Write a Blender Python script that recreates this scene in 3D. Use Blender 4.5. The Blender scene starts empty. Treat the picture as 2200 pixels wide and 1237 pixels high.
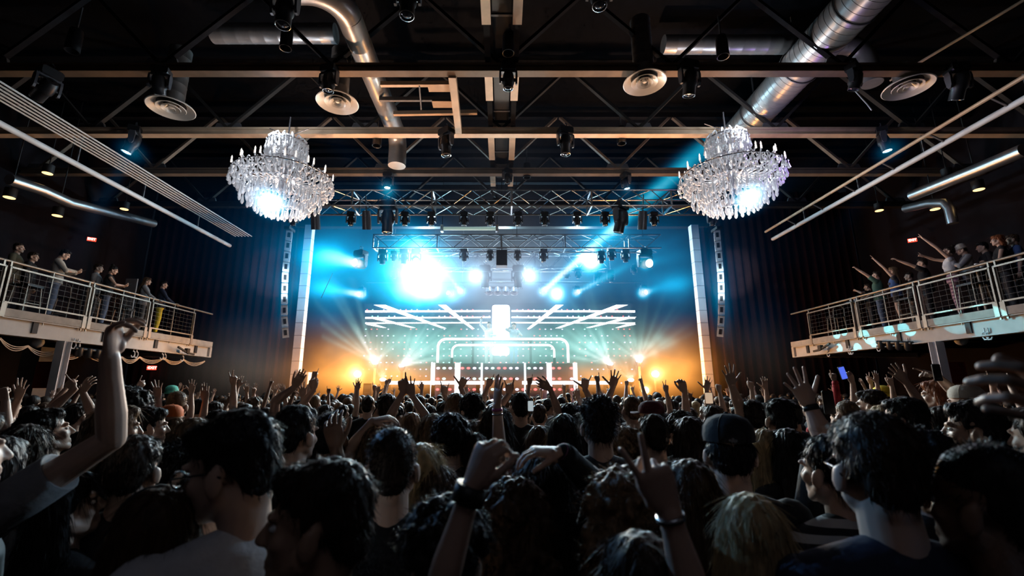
import bpy, math, random
import numpy as np
from math import sin, cos, pi, radians, hypot, atan2, sqrt, exp
from mathutils import Vector, Matrix, Euler
random.seed(7)
SC = bpy.context.scene
COL = SC.collection
V = Vector

# ------------------------------------------------------------------ camera (pixel <-> place)
FPX, HC, PITCH, CX, CY = 978.0, 1.9, radians(12.65), 1078.0, 618.5
_f = V((0, cos(PITCH), sin(PITCH))); _r = V((1, 0, 0)); _u = _r.cross(_f)
EYE = V((0, 0, HC))
def ray(px, py): return _r * ((px - CX) / FPX) + _u * ((CY - py) / FPX) + _f
def aty(px, py, Y): d = ray(px, py); return EYE + d * (Y / d.y)
def atx(px, py, X): d = ray(px, py); return EYE + d * (X / d.x)
def atz(px, py, Z): d = ray(px, py); return EYE + d * ((Z - HC) / d.z)
def atd(px, py, D): return EYE + ray(px, py) * D

# ------------------------------------------------------------------ mesh collector
def basis(d):
    d = V(d).normalized()
    a = V((0, 0, 1)) if abs(d.z) < .95 else V((1, 0, 0))
    x = a.cross(d).normalized(); y = d.cross(x)
    return x, y, d
class G:
    def __init__(s): s.v = []; s.f = []
    def ring(s, c, x, y, rx, ry=None, n=10):
        ry = rx if ry is None else ry
        b = len(s.v); c = V(c)
        for i in range(n):
            a = 2 * pi * i / n
            s.v.append(c + x * (rx * cos(a)) + y * (ry * sin(a)))
        return list(range(b, b + n))
    def skin(s, a, b):
        n = len(a)
        for i in range(n): s.f.append((a[i], a[(i + 1) % n], b[(i + 1) % n], b[i]))
    def cap(s, a, flip=False): s.f.append(tuple(reversed(a)) if flip else tuple(a))
    def loft(s, rings, caps=True):
        for a, b in zip(rings, rings[1:]): s.skin(a, b)
        if caps: s.cap(rings[0], True); s.cap(rings[-1])
        return s
    def cyl(s, p0, p1, r0, r1=None, n=10, caps=True):
        x, y, d = basis(V(p1) - V(p0)); r1 = r0 if r1 is None else r1
        return s.loft([s.ring(p0, x, y, r0, n=n), s.ring(p1, x, y, r1, n=n)], caps)
    def tube(s, pts, r, n=8, caps=True, closed=False):
        pts = [V(p) for p in pts]; rs = r if isinstance(r, (list, tuple)) else [r] * len(pts)
        rings = []; px = None
        for i, p in enumerate(pts):
            if closed: t = (pts[(i + 1) % len(pts)] - pts[i - 1])
            else: t = pts[min(i + 1, len(pts) - 1)] - pts[max(i - 1, 0)]
            t = t.normalized() if t.length > 1e-9 else V((0, 0, 1))
            if px is None: x, y, _ = basis(t)
            else:
                x = (px - t * px.dot(t))
                x = x.normalized() if x.length > 1e-6 else basis(t)[0]
                y = t.cross(x)
            px = x
            rings.append(s.ring(p, x, y, rs[i], n=n))
        if closed: rings.append(rings[0])
        return s.loft(rings, caps and not closed)
    def rcone(s, p0, p1, r0, r1, n=10, m=3):
        """tapered rod with round ends"""
        p0, p1 = V(p0), V(p1); x, y, d = basis(p1 - p0)
        rings = []
        for i in range(m): a = pi / 2 * (1 - (i + .15) / m); rings.append(s.ring(p0 - d * (r0 * sin(a)), x, y, r0 * cos(a), n=n))
        rings.append(s.ring(p0, x, y, r0, n=n)); rings.append(s.ring(p1, x, y, r1, n=n))
        for i in range(m - 1, -1, -1): a = pi / 2 * (1 - (i + .15) / m); rings.append(s.ring(p1 + d * (r1 * sin(a)), x, y, r1 * cos(a), n=n))
        return s.loft(rings)
    def ell(s, c, r, rot=None, nu=14, nv=8):
        c = V(c); r = V(r); rot = rot or Matrix.Identity(3)
        rings = []
        for j in range(nv):
            t = pi * (j + .35) / (nv - .3); z = -cos(t); q = sin(t); b = len(s.v)
            for i in range(nu):
                a = 2 * pi * i / nu
                s.v.append(c + rot @ V((r.x * q * cos(a), r.y * q * sin(a), r.z * z)))
            rings.append(list(range(b, b + nu)))
        return s.loft(rings)
    def box(s, c, size, rot=None):
        c = V(c); h = V(size) / 2; b = len(s.v); rot = rot or Matrix.Identity(3)
        for z in (-1, 1):
            for y in (-1, 1):
                for x in (-1, 1): s.v.append(c + rot @ V((x * h.x, y * h.y, z * h.z)))
        for q in ((0, 2, 3, 1), (4, 5, 7, 6), (0, 1, 5, 4), (2, 6, 7, 3), (0, 4, 6, 2), (1, 3, 7, 5)): s.f.append(tuple(b + i for i in q))
        return s
    def bar(s, p0, p1, w, h, up=(0, 0, 1)):
        """rectangular bar between two points"""
        p0, p1 = V(p0), V(p1); d = (p1 - p0); L = d.length; d.normalize()
        u = V(up); x = d.cross(u)
        if x.length < 1e-4: x = d.cross(V((0, 1, 0)))
        x.normalize(); u = x.cross(d)
        return s.box((p0 + p1) / 2, (w, L, h), Matrix((x, d, u)).transposed())
    def lathe(s, prof, c=(0, 0, 0), ax=(0, 0, 1), n=20, caps=False):
        x, y, d = basis(ax); c = V(c)
        return s.loft([s.ring(c + d * z, x, y, max(r, 1e-4), n=n) for r, z in prof], caps)
    def quad(s, a, b, c, d):
        i = len(s.v); s.v += [V(a), V(b), V(c), V(d)]; s.f.append((i, i + 1, i + 2, i + 3)); return s
    def prism(s, outline, a, b):
        """outline of 2-d points, extruded between planes; a,b: functions 2d->3d"""
        n = len(outline); i0 = len(s.v)
        s.v += [V(a(p)) for p in outline] + [V(b(p)) for p in outline]
        s.f.append(tuple(range(i0 + n - 1, i0 - 1, -1))); s.f.append(tuple(range(i0 + n, i0 + 2 * n)))
        for i in range(n): j = (i + 1) % n; s.f.append((i0 + i, i0 + j, i0 + n + j, i0 + n + i))
        return s
    def octa(s, c, r, h):
        c = V(c); b = len(s.v)
        s.v += [c + V((0, 0, h)), c + V((r, 0, 0)), c + V((0, r, 0)), c + V((-r, 0, 0)), c + V((0, -r, 0)), c - V((0, 0, h))]
        for i in range(4): s.f.append((b, b + 1 + i, b + 1 + (i + 1) % 4)); s.f.append((b + 5, b + 1 + (i + 1) % 4, b + 1 + i))
        return s
    def add(s, o, mat=None, off=(0, 0, 0)):
        b = len(s.v); off = V(off)
        s.v += [((mat @ v) if mat else v) + off for v in o.v]
        s.f += [tuple(b + i for i in q) for q in o.f]; return s
    def mesh(s, name, mat=None, smooth=True, shift=None, angle=40):
        me = bpy.data.meshes.new(name)
        vs = [tuple(v - shift) for v in s.v] if shift is not None else [tuple(v) for v in s.v]
        me.from_pydata(vs, [], s.f); me.update()
        if mat: me.materials.append(mat)
        if smooth:
            me.polygons.foreach_set('use_smooth', [True] * len(me.polygons)); me.set_sharp_from_angle(angle=radians(angle))
        return me

def link(name, data, parent=None):
    o = bpy.data.objects.new(name, data); COL.objects.link(o); o.parent = parent; return o
def tag(o, label, cat, group=None, kind=None):
    o['label'] = label; o['category'] = cat
    if group: o['group'] = group
    if kind: o['kind'] = kind
    return o
def thing(name, label, cat, loc=(0, 0, 0), rotz=0, group=None):
    o = link(name, None); o.location = loc; o.rotation_euler = (0, 0, rotz); return tag(o, label, cat, group)
def part(name, g, mat, root, label=None, smooth=True, world=True, off=None, stuff=False):
    """child mesh; world=True: the collector holds scene coordinates (root must be unrotated)"""
    sh = None
    if world:
        sh = V((0, 0, 0)); p = root
        while p: sh = sh + p.location; p = p.parent
    o = link(name, g.mesh(name, mat, smooth, sh), root)
    if label: o['label'] = label
    if stuff: o['kind'] = 'stuff'
    return o
def solo(name, g, mat, label=None, cat=None, group=None, kind=None, smooth=True):
    lo = [min(v[i] for v in g.v) for i in range(3)]; hi = [max(v[i] for v in g.v) for i in range(3)]
    b = V(((lo[0] + hi[0]) / 2, (lo[1] + hi[1]) / 2, lo[2]))
    o = link(name, g.mesh(name, mat, smooth, b)); o.location = b
    if label: o['label'] = label
    if cat: o['category'] = cat
    if group: o['group'] = group
    if kind: o['kind'] = kind
    return o
def copy_tree(o, parent=None):
    c = o.copy(); COL.objects.link(c); c.parent = parent
    for ch in [x for x in o.children]: copy_tree(ch, c)
    return c
def child(o, name):
    for c in o.children:
        if c.name.split('.')[0] == name: return c

# ------------------------------------------------------------------ materials
def mat(name, col, rough=.6, metal=0., emit=None, es=0., noise=.15, scale=6., bump=0., alpha=None, spec=None, trans=0., sheen=0.):
    m = bpy.data.materials.new(name); m.use_nodes = True; t = m.node_tree; N, L = t.nodes, t.links
    p = N['Principled BSDF']
    p.inputs['Roughness'].default_value = rough; p.inputs['Metallic'].default_value = metal
    if spec is not None: p.inputs['Specular IOR Level'].default_value = spec
    if trans: p.inputs['Transmission Weight'].default_value = trans
    if sheen: p.inputs['Sheen Weight'].default_value = sheen
    tc = N.new('ShaderNodeTexCoord'); nz = N.new('ShaderNodeTexNoise'); nz.inputs['Scale'].default_value = scale; nz.inputs['Detail'].default_value = 4
    L.new(tc.outputs['Object'], nz.inputs['Vector'])
    mx = N.new('ShaderNodeMix'); mx.data_type = 'RGBA'; mx.clamp_factor = True
    mx.inputs['A'].default_value = (*[c * (1 - noise) for c in col], 1); mx.inputs['B'].default_value = (*[min(1, c * (1 + noise)) for c in col], 1)
    L.new(nz.outputs['Fac'], mx.inputs['Factor']); L.new(mx.outputs['Result'], p.inputs['Base Color'])
    if bump:
        b = N.new('ShaderNodeBump'); b.inputs['Strength'].default_value = bump; b.inputs['Distance'].default_value = .02
        L.new(nz.outputs['Fac'], b.inputs['Height']); L.new(b.outputs['Normal'], p.inputs['Normal'])
    if emit: p.inputs['Emission Color'].default_value = (*emit, 1); p.inputs['Emission Strength'].default_value = es
    return m
def hair_mat(name, col, stretch=(60, 60, 3), bump=.6, rough=.5):
    m = mat(name, col, rough, 0, noise=.55, scale=1., spec=.22)
    t = m.node_tree; N, L = t.nodes, t.links
    nz = [n for n in N if n.type == 'TEX_NOISE'][0]; tc = [n for n in N if n.type == 'TEX_COORD'][0]
    mp = N.new('ShaderNodeMapping'); mp.inputs['Scale'].default_value = stretch
    L.new(tc.outputs['Object'], mp.inputs['Vector']); L.new(mp.outputs[0], nz.inputs['Vector'])
    b = N.new('ShaderNodeBump'); b.inputs['Strength'].default_value = bump; b.inputs['Distance'].default_value = .012
    L.new(nz.outputs['Fac'], b.inputs['Height']); L.new(b.outputs['Normal'], N['Principled BSDF'].inputs['Normal'])
    return m
M = dict(
    tan_dim=mat('shadowed_tan_steel', (.19, .125, .08), .6, .1, noise=.35, scale=3, bump=.15, spec=.2),  # the tan steel again, with shade put into the colour
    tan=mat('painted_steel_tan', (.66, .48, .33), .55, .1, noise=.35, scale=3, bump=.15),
    steel=mat('dull_steel', (.16, .16, .17), .5, .5, noise=.3),
    shade_steel=mat('shade_black_steel', (.012, .012, .014), .8, noise=.4, spec=.04),  # near-black tone carries the shade under the roof
    dark=mat('flat_black', (.012, .012, .014), .6, noise=.4),
    fixture=mat('fixture_black', (.02, .021, .024), .38, .1, noise=.3),
    yoke=mat('fixture_grey', (.10, .105, .12), .35, .3, noise=.2),
    alu=mat('truss_aluminium', (.42, .44, .46), .24, .95, noise=.15),
    duct=mat('galvanised_duct', (.50, .49, .48), .34, .62, noise=.25, scale=5),
    diff=mat('diffuser_enamel', (.72, .66, .58), .4, .1, noise=.1),
    curb=mat('concrete_curb', (.42, .38, .33), .85, noise=.4, scale=5, bump=.3),
    girder=mat('white_painted_girder', (.55, .52, .48), .55, noise=.2, scale=4),
    post=mat('pale_painted_post', (.62, .61, .62), .5, noise=.15),
    rail=mat('railing_steel', (.36, .30, .24), .4, .6, noise=.15),
    wire=mat('wire_mesh_steel', (.10, .09, .08), .5, .4),
    pale=mat('column_white_paint', (.75, .75, .76), .5, noise=.12, scale=4),
    lens_on=mat('lit_lens', (.9, .9, 1), .2, emit=(.85, .93, 1), es=30),
    lens_blue=mat('lit_blue_lens', (.4, .6, 1), .2, emit=(.35, .75, 1), es=22),
    lens_amber=mat('lit_amber_lens', (1, .6, .2), .2, emit=(1, .55, .16), es=30),
    lens_off=mat('dark_lens', (.03, .035, .05), .08, .3, spec=.8),
    glow=mat('white_led_tube', (.9, .9, .95), .3, emit=(.97, .96, 1), es=2.6),
    ceil_lamp=mat('warm_downlight', (1, .8, .5), .4, emit=(1, .62, .25), es=2.2),
    exit=mat('red_exit_glow', (.8, .03, .02), .4, emit=(1, .06, .03), es=2.2),
    exit_letter=mat('pale_exit_letters', (1, .8, .75), .4, emit=(1, .72, .62), es=2.5),
    floor=mat('dark_venue_floor', (.03, .028, .028), .5, noise=.3),
    wall=mat('dark_wall_paint', (.014, .011, .013), .9, noise=.3, scale=2, bump=.2, spec=.05),
    curtain=mat('maroon_drape', (.026, .011, .011), .95, noise=.35, scale=3, bump=.2, spec=.04),
    roof=mat('black_roof_deck', (.006, .0065, .008), .9, noise=.4, spec=.03),
    stage=mat('black_stage_deck', (.03, .03, .032), .35, noise=.2),
    crystal=mat('glowing_crystal', (.88, .90, .96), .12, .1, emit=(.86, .9, 1), es=.10, spec=1.),  # faint glow put into the glass to brighten the crystals
    candle=mat('candle_bulb', (1, .95, .9), .3, emit=(1, .93, .88), es=.9),
    chrome=mat('chandelier_silver', (.7, .7, .75), .18, .9),
    red=mat('red_sign_panel', (.35, .03, .02), .5),
    door=mat('grey_door', (.30, .29, .29), .6),
    cable=mat('black_cable', (.02, .02, .02), .6),
    duct_b=mat('balcony_duct', (.45, .46, .48), .35, .9),
    plastic=mat('white_cup', (.8, .8, .8), .4),
)
# ================================================================== THE ROOM
def struct(name, g, m, smooth=False):
    o = solo(name, g, m, smooth=smooth); o['kind'] = 'structure'; return o
XW, YB, YF, ZC = 15.0, 23.0, -3.0, 10.75
struct('floor', G().box((0, 10, -.06), (XW * 2, 26, .12)), M['floor'])
struct('ceiling', G().box((0, 10, ZC + .1), (XW * 2, 26, .2)), M['roof'])
struct('wall_left', G().box((-XW - .1, 10, ZC / 2), (.2, 26, ZC)), M['wall'])
struct('wall_right', G().box((XW + .1, 10, ZC / 2), (.2, 26, ZC)), M['wall'])
struct('wall_back', G().box((0, YB + .1, ZC / 2), (XW * 2, .2, ZC)), M['dark'])
struct('wall_rear', G().box((0, YF - .1, ZC / 2), (XW * 2, .2, ZC)), M['wall'])
def drape(x0, x1, y, z0, z1, pleat=.35, amp=.06):
    g = G(); n = max(2, int(abs(x1 - x0) / pleat * 6)); pts = []
    for i in range(n + 1):
        t = i / n; x = x0 + (x1 - x0) * t
        pts.append((x, y + amp * sin(2 * pi * (x - x0) / pleat) + .3 * amp * sin(2.7 * x)))
    for (xa, ya), (xb, yb) in zip(pts, pts[1:]): g.quad((xa, ya, z0), (xb, yb, z0), (xb, yb, z1), (xa, ya, z1))
    return g
o = solo('stage_curtain', drape(-14.9, -8.35, 18.4, .0, 10.3), M['curtain'], 'dark maroon pleated curtain left of the stage opening', 'curtain')
o = solo('stage_curtain', drape(8.35, 14.9, 18.4, .0, 10.3), M['curtain'], 'dark maroon pleated curtain right of the stage opening', 'curtain')
struct('trim_1', G().box((0, 18.35, 9.6), (17.5, .3, 1.9)), M['dark'])      # header over the stage opening

# roof trusses, each a thing with chords, gussets and braces
NODES = [-14.4, -10.8, -7.2, -3.6, 0, 3.6, 7.2, 10.8, 14.4]
def roof_truss(Y, label, m, zb=8.5, zt=10.45, wm='brace'):
    t = thing('roof_truss', label, 'roof truss', (0, Y, zb), group='roof trusses')
    part('bottom_chord', G().box((0, Y, zb + .08), (29.8, .2, .05)).box((0, Y - .03, zb), (29.8, .025, .15)).box((0, Y + .03, zb), (29.8, .025, .15)).box((0, Y, zb - .085), (29.8, .2, .02)), m, t, smooth=False)
    part('top_chord', G().box((0, Y, zt), (29.8, .16, .16)), M['shade_steel'], t, smooth=False)
    for x in NODES:
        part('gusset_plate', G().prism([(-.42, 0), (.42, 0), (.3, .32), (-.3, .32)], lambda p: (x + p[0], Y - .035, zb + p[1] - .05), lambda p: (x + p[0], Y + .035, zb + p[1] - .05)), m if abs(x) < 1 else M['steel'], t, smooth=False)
    for a, b in zip(NODES, NODES[1:]):
        mid = (a + b) / 2
        for x in (a, b): part('brace', G().bar((x, Y, zb + .1), (mid, Y, zt), .11, .07), M[wm], t, smooth=False)
M['brace'] = mat('shaded_brace_steel', (.040, .037, .035), .7, 0, noise=.3, scale=3, spec=.06)  # brace steel with the roof's shade put into its colour
M['brace_lit'] = mat('lit_brace_steel', (.20, .155, .12), .6, .1, noise=.3, scale=3, spec=.1)  # lighter copy of the brace steel, light from the front painted in
for Y, lab in ((6.1, 'black roof truss passing overhead at the very top of the hall'), (8.38, 'tan roof truss nearest the top, crossing above the ceiling diffusers'),
               (10.78, 'bright tan roof truss that the two chandeliers hang from'), (13.0, 'dim roof truss just behind the chandeliers'),
               (15.56, 'dark roof truss above the black lighting truss, farthest back')):
    roof_truss(Y, lab, M['tan'] if Y == 10.78 else M['tan_dim'] if Y < 10 else M['brace_lit'] if Y == 13.0 else M['brace'], wm='brace_lit' if Y == 13.0 else 'brace' if Y > 9 else 'shade_steel')
# twin beams along the middle of the roof, running towards the stage
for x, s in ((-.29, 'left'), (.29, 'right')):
    t = thing('ridge_beam', 'steel beam with lit stretches in tan running to the stage under the ridge, %s one of the pair' % s, 'beam', (x, 9.8, 8.6))
    part('web', G().box((x, 9.8, 8.74), (.05, 10.5, .22)).box((x, 9.8, 8.635), (.12, 10.5, .03)), M['shade_steel'], t, smooth=False)
    for ya, yb in ((5.4, 7.25), (8.3, 9.55), (11.05, 12.4), (13.1, 14.2)): part('lit_stretch', G().box((x, (ya + yb) / 2, 8.60), (.17, yb - ya, .03)).box((x, (ya + yb) / 2, 8.63), (.1, yb - ya, .05)), M['tan'], t, 'lit stretch of the beam, put in as a tan plate', smooth=False)  # light on the beam put in as tan plates between shaded stretches
# service box slung between the twin beams
t = thing('service_trunking', 'black boxed trunking slung between the twin middle beams', 'trunking', (0, 9.6, 8.75))
part('housing', G().box((0, 9.6, 8.86), (.36, 8.6, .2)), M['dark'], t, smooth=False)
for y in (7.2, 8.9, 10.2, 12.2): part('strap', G().box((0, y, 8.75), (.4, .05, .02)), M['steel'], t, smooth=False)
# tan joist frame left of the middle
jx = aty(972, 145, 8.45).x
t = thing('hatch_frame', 'tan steel hatch frame with two square plates, left of the twin beams', 'frame', (jx, 9.4, 8.4))
part('joist', G().bar((jx, 8.45, 8.46), (jx - .06, 10.6, 8.46), .16, .2), M['tan'], t, smooth=False)
p0, p1 = atz(818, 181, 8.75), atz(975, 180, 8.75); q0, q1 = atz(846, 244, 8.75), atz(1025, 241, 8.75)
part('cross_bar', G().bar(p0, p1, .09, .1), M['tan'], t, smooth=False)
part('cross_bar', G().bar(q0, q1, .09, .1), M['tan'], t, smooth=False)
part('cross_bar', G().bar(atz(815, 213, 8.8), atz(985, 213, 8.8), .07, .1), M['steel'], t, smooth=False)
for (x, y, w) in ((944, 189, 48), (952, 224, 42)):
    c = atz(x, y, 8.72); part('plate', G().box(c, (.52, .26, .02)), M['tan'], t, smooth=False)
part('rod', G().bar(atz(901, 184, 8.7), atz(905, 235, 8.7), .03, .03), M['steel'], t, smooth=False)

# ------------------------------------------------------------------ ducts
def spiral(p0, p1, r, seam=.16, lip=.014):
    p0, p1 = V(p0), V(p1); d = p1 - p0; L = d.length; d.normalize(); x, y, _ = basis(d); g = G(); rings = []
    n = max(2, int(L / seam)); prof = []
    for i in range(n):
        s = i * L / n; w = L / n
        prof += [(r, s), (r, s + w * .86), (r * (1 + lip), s + w * .9), (r * (1 + lip), s + w * .96)]
    prof.append((r, L))
    return g.loft([g.ring(p0 + d * s, x, y, q, n=32) for q, s in prof], True)
a, b = atz(1838, 0, 9.35), atz(1606, 272, 9.35); xm = (a.x + b.x) / 2
t = thing('spiral_duct', 'large bright spiral duct running to the stage on the right side', 'duct', (xm, 9, 9.35))
part('duct_run', spiral((xm, 5.0, 9.35), (xm, 13.4, 9.35), .43), M['duct'], t)
for y in (7.6, 9.35, 11.2): part('hanger', G().tube([(xm + .45 * cos(a), y, 9.35 + .45 * sin(a)) for a in [i * pi / 12 for i in range(-12, 13)]], .016, n=5).bar((xm, y, 9.8), (xm, y, ZC), .03, .03), M['steel'], t)
a, b = atz(783, 108, 9.1), atz(832, 250, 9.1); xl = a.x * .62 + b.x * .38
t = thing('spiral_duct', 'smaller spiral duct with an elbow, running to the stage left of the middle', 'duct', (xl, 9, 9.1))
part('duct_run', spiral((xl, 7.6, 9.1), (xl, 11.6, 9.1), .25, .8, .02), M['duct'], t)
el = [(xl - .62 + .62 * cos(a), 7.6 - .0 - .62 * sin(a) * 1.0, 9.1 + .0) for a in [i * pi / 2 / 8 for i in range(9)]]
part('elbow', G().tube(el + [(xl - .9, 6.98, 9.1)], .25, n=24), M['duct'], t)
el = [(xl, 11.6 + .42 * sin(a), 9.1 - .42 + .42 * cos(a)) for a in [i * pi / 2 / 8 for i in range(9)]]
part('elbow', G().tube(el + [(xl, 12.02, 8.2)], .25, n=24), M['duct'], t)
def cross_duct(x0, x1, y, z, r, label, drop=None):
    t = thing('cross_duct', label, 'duct', ((x0 + x1) / 2, y, z))
    part('duct_run', spiral((x0, y, z), (x1, y, z), r, .3), M['duct'], t)
    if drop is not None:
        R = .5; e = [(x1 + R * sin(a), y, z - R + R * cos(a)) for a in [i * pi / 2 / 8 for i in range(9)]]
        part('elbow', G().tube(e + [(x1 + R, y, drop)], r, n=24), M['duct'], t)
    return t
c0, c1 = atz(458, 72, 9.9), atz(722, 72, 9.9)
cross_duct(c0.x, c1.x, c0.y, 9.9, .22, 'round duct crossing between the left ceiling diffuser and the small spiral duct')
c0, c1, c2 = atz(1425, 96, 10.08), atz(1868, 94, 10.08), atz(1950, 188, 8.3)
cross_duct(c0.x, c2.x - .5, c0.y, 10.08, .22, 'round duct passing over the large spiral duct with an elbow at its right end', 9.0)
def diffuser(px, py, wpx, label, top):
    c = atz(px, py, 8.25); d = (c - EYE).dot(_f); r = wpx / 2 / FPX * d
    t = thing('ceiling_diffuser', label, 'air diffuser', c, group='round ceiling air diffusers')
    g = G().lathe([(r * .46, .16), (r * .62, .10), (r * .96, .03), (r, .0), (r * .97, -.012), (r * .80, .05), (r * .66, .10)], n=40)
    part('outer_cone', g, M['diff'], t, world=False)
    for k, (q, z) in enumerate(((.62, .0), (.40, -.01), (.20, -.02))):
        part('inner_cone', G().lathe([(r * q * .45, z + .12), (r * q * .72, z + .06), (r * q, z + .005), (r * q * .97, z - .008), (r * q * .78, z + .035), (r * q * .5, z + .09)], n=32), M['diff'], t, world=False)
    part('centre_disc', G().ell((0, 0, .02), (r * .1, r * .1, .02)), M['diff'], t, world=False)
    part('dark_core', G().cyl((0, 0, .1), (0, 0, .13), r * .6, n=24), M['dark'], t, world=False)
    part('drop_pipe', spiral((0, 0, .14), (0, 0, top - c.z), r * .48, .22), M['duct_d'], t, world=False)
    return t
M['duct_d'] = mat('dull_drop_pipe', (.22, .21, .20), .42, .7, noise=.25)
diffuser(367, 233, 92, 'round ceiling diffuser on a long drop pipe, farthest left', 9.8)
diffuser(725, 221, 88, 'round ceiling diffuser beside the small spiral duct', 9.6)
diffuser(1385, 178, 90, 'round ceiling diffuser between the twin beams and the large spiral duct', 9.8)
diffuser(1951, 188, 92, 'round ceiling diffuser under the duct elbow, farthest right', 8.75)

# ------------------------------------------------------------------ tubes and cable ladders over the balconies
for sx, s in ((-1, 'left'), (1, 'right')):
    x = 11 * sx; z = 7.6 if sx < 0 else 7.88
    t = thing('rail_tube', 'long pale round rail hung along the %s balcony' % s, 'rail', (x, 11.5, z))
    part('tube', G().cyl((x, 6.5, z), (x, 17.6, z), .07, n=12), M['pale'], t)
    for y in (8.38, 10.78, 13.0, 15.56): part('hanger', G().bar((x, y, z + .05), (x, y, 8.45), .05, .03), M['steel'], t, smooth=False)
t = thing('cable_ladder', 'wide ladder of parallel rods hung inside the left rail tube', 'cable ladder', (-10.35, 11, 7.9))
for k in range(6): part('rod', G().cyl((-10.70 + k * .13, 6.5, 7.93), (-10.70 + k * .13, 17.4, 7.93), .02, n=6), M['pale'], t)
for k in range(12): part('rung', G().bar((-10.68, 7 + k * .9, 7.95), (-10.06, 7 + k * .9, 7.95), .05, .03), M['steel'], t, smooth=False)
t = thing('conduit', 'thin tan conduit hung inside the right rail tube', 'conduit', (10.6, 11, 8.15))
part('tube', G().cyl((10.62, 6.5, 8.12), (10.62, 17.4, 8.12), .045, n=8), M['tan'], t)
for k in range(7): part('clip', G().bar((10.62, 7.3 + k * 1.45, 8.1), (10.95, 7.3 + k * 1.45, 7.9), .04, .03), M['steel'], t, smooth=False)
solo('bracing_rod', G().cyl(atz(1916, 170, 8.95), atz(2200, 0, 9.3), .03, n=8).cyl(atz(1916, 170, 8.95) + V((0, .06, .0)), atz(2200, 0, 9.3) + V((0, .06, 0)), .02, n=6), M['tan'], 'thin brown rod slanting up at the right, over the right-hand diffuser', 'rod')

# ------------------------------------------------------------------ balconies
def balcony(sx, s):
    xf, xi = 10.5 * sx, 14.97 * sx; y0, y1 = -2.5, 16.55
    t = thing('balcony', 'steel balcony with concrete edge on the %s side of the hall' % s, 'balcony', (12.7 * sx, 7, 3.05))
    part('deck', G().box(((xf + xi) / 2, (y0 + y1) / 2, 3.56), (4.46, y1 - y0, .08)), M['wall'], t, smooth=False)
    part('curb', G().box((xf + .06 * sx, (y0 + y1) / 2, 3.515), (.16, y1 - y0, .17)), M['curb'], t, 'concrete edge of the balcony deck', smooth=False)
    part('girder', G().box((xf + .10 * sx, (y0 + y1) / 2, 3.24), (.03, y1 - y0, .36)).box((xf + .10 * sx, (y0 + y1) / 2, 3.415), (.2, y1 - y0, .025)).box((xf + .10 * sx, (y0 + y1) / 2, 3.06), (.22, y1 - y0, .025)), M['girder'], t, smooth=False)
    part('end_beam', G().box(((xf + xi) / 2, y1, 3.24), (4.44, .12, .36)), M['girder'], t, smooth=False)
    for k in range(9): part('joist', G().box((12.75 * sx, 1 + k * 1.85, 3.3), (4.4, .12, .3)), M['dark'], t, smooth=False)
    return t
balcony(-1, 'left'); balcony(1, 'right')
def railing(sx, s, splits):
    x = 10.5 * sx
    t = thing('balcony_railing', 'steel railing with wire mesh panels along the %s balcony' % s, 'railing', (x, 9, 3.6))
    part('top_rail', G().cyl((x + .05 * sx, -2.4, 4.6), (x + .05 * sx, 16.4, 4.6), .03, n=10), M['rail'], t)
    for ya, yb in splits:
        f = part('panel_frame', G().bar((x, ya, 4.47), (x, yb, 4.47), .045, .035).bar((x, ya, 3.72), (x, yb, 3.72), .045, .035).bar((x, ya, 3.71), (x, ya, 4.48), .045, .035, (0, 1, 0)).bar((x, yb, 3.71), (x, yb, 4.48), .045, .035, (0, 1, 0)), M['rail'], t, smooth=False)
        g = G()
        for k in range(1, 6): g.box((x, (ya + yb) / 2, 3.72 + k * .125), (.005, yb - ya, .005))
        n = int((yb - ya) / .16)
        for k in range(1, n): g.box((x, ya + (yb - ya) * k / n, 4.095), (.004, .004, .75))
        part('wire_mesh', g, M['wire'], f, smooth=False)
        ym = (ya + yb) / 2
        part('post', G().bar((x + .03 * sx, ym, 3.35), (x + .03 * sx, ym, 4.6), .018, .018, (0, 1, 0)), M['rail'], t, smooth=False)
        for y in (ya + .02, yb - .02): part('post', G().bar((x + .03 * sx, y, 3.35), (x + .03 * sx, y, 4.6), .03, .035, (0, 1, 0)).box((x - .0 * sx, y, 3.56), (.07, .1, .3)), M['rail'], t, smooth=False)
Lb = [(5, 648), (183, 677), (190, 680), (313, 703), (320, 705), (412, 720)]
ys = [atx(p[0], p[1], -10.5).y for p in Lb]
railing(-1, 'left', [(ys[0] - 4.6, ys[0] - 2.4), (ys[0] - 2.3, ys[0] - .1), (ys[0], ys[1]), (ys[2], ys[3]), (ys[4], ys[5])])
Rb = [(2190, 645), (2142, 650), (1985, 677), (1975, 680), (1848, 700), (1838, 703), (1742, 720), (1735, 722)]
ysr = [atx(p[0], p[1], 10.5).y for p in Rb]
railing(1, 'right', [(ysr[1] - 4.5, ysr[1] - 2.3), (ysr[1] - 2.2, ysr[1] - .1), (ysr[1], ysr[2]), (ysr[3], ysr[4]), (ysr[5], ysr[6])])
def column(px, py, X, label, w=.2, m='post'):
    p = atx(px, py, X); y = p.y
    g = G().box((X, y - .09, 1.52), (w, .02, 3.04)).box((X, y + .09, 1.52), (w, .02, 3.04)).box((X, y, 1.52), (.02, .18, 3.04)).box((X, y, .02), (w + .12, .34, .04))
    return solo('support_column', g, M[m], label, 'column', smooth=False)
column(147, 695, -10.45, 'pale steel column under the left balcony')
column(2002, 695, 10.45, 'pale steel column under the right balcony')
M['dimcol'] = mat('grey_concrete_pillar', (.16, .15, .15), .8, noise=.3)
solo('pillar', G().box((atx(80, 790, -12.6).x, atx(80, 790, -12.6).y, 1.52), (.5, .5, 3.04)), M['dimcol'], 'wide grey pillar behind the pale column under the left balcony', 'pillar', smooth=False)
p = atx(120, 805, -10.6); solo('red_notice', G().box((p.x - .25, p.y, p.z), (.5, .03, .62)), M['red'], 'red notice board beside the pale left column', 'notice', smooth=False)
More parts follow.
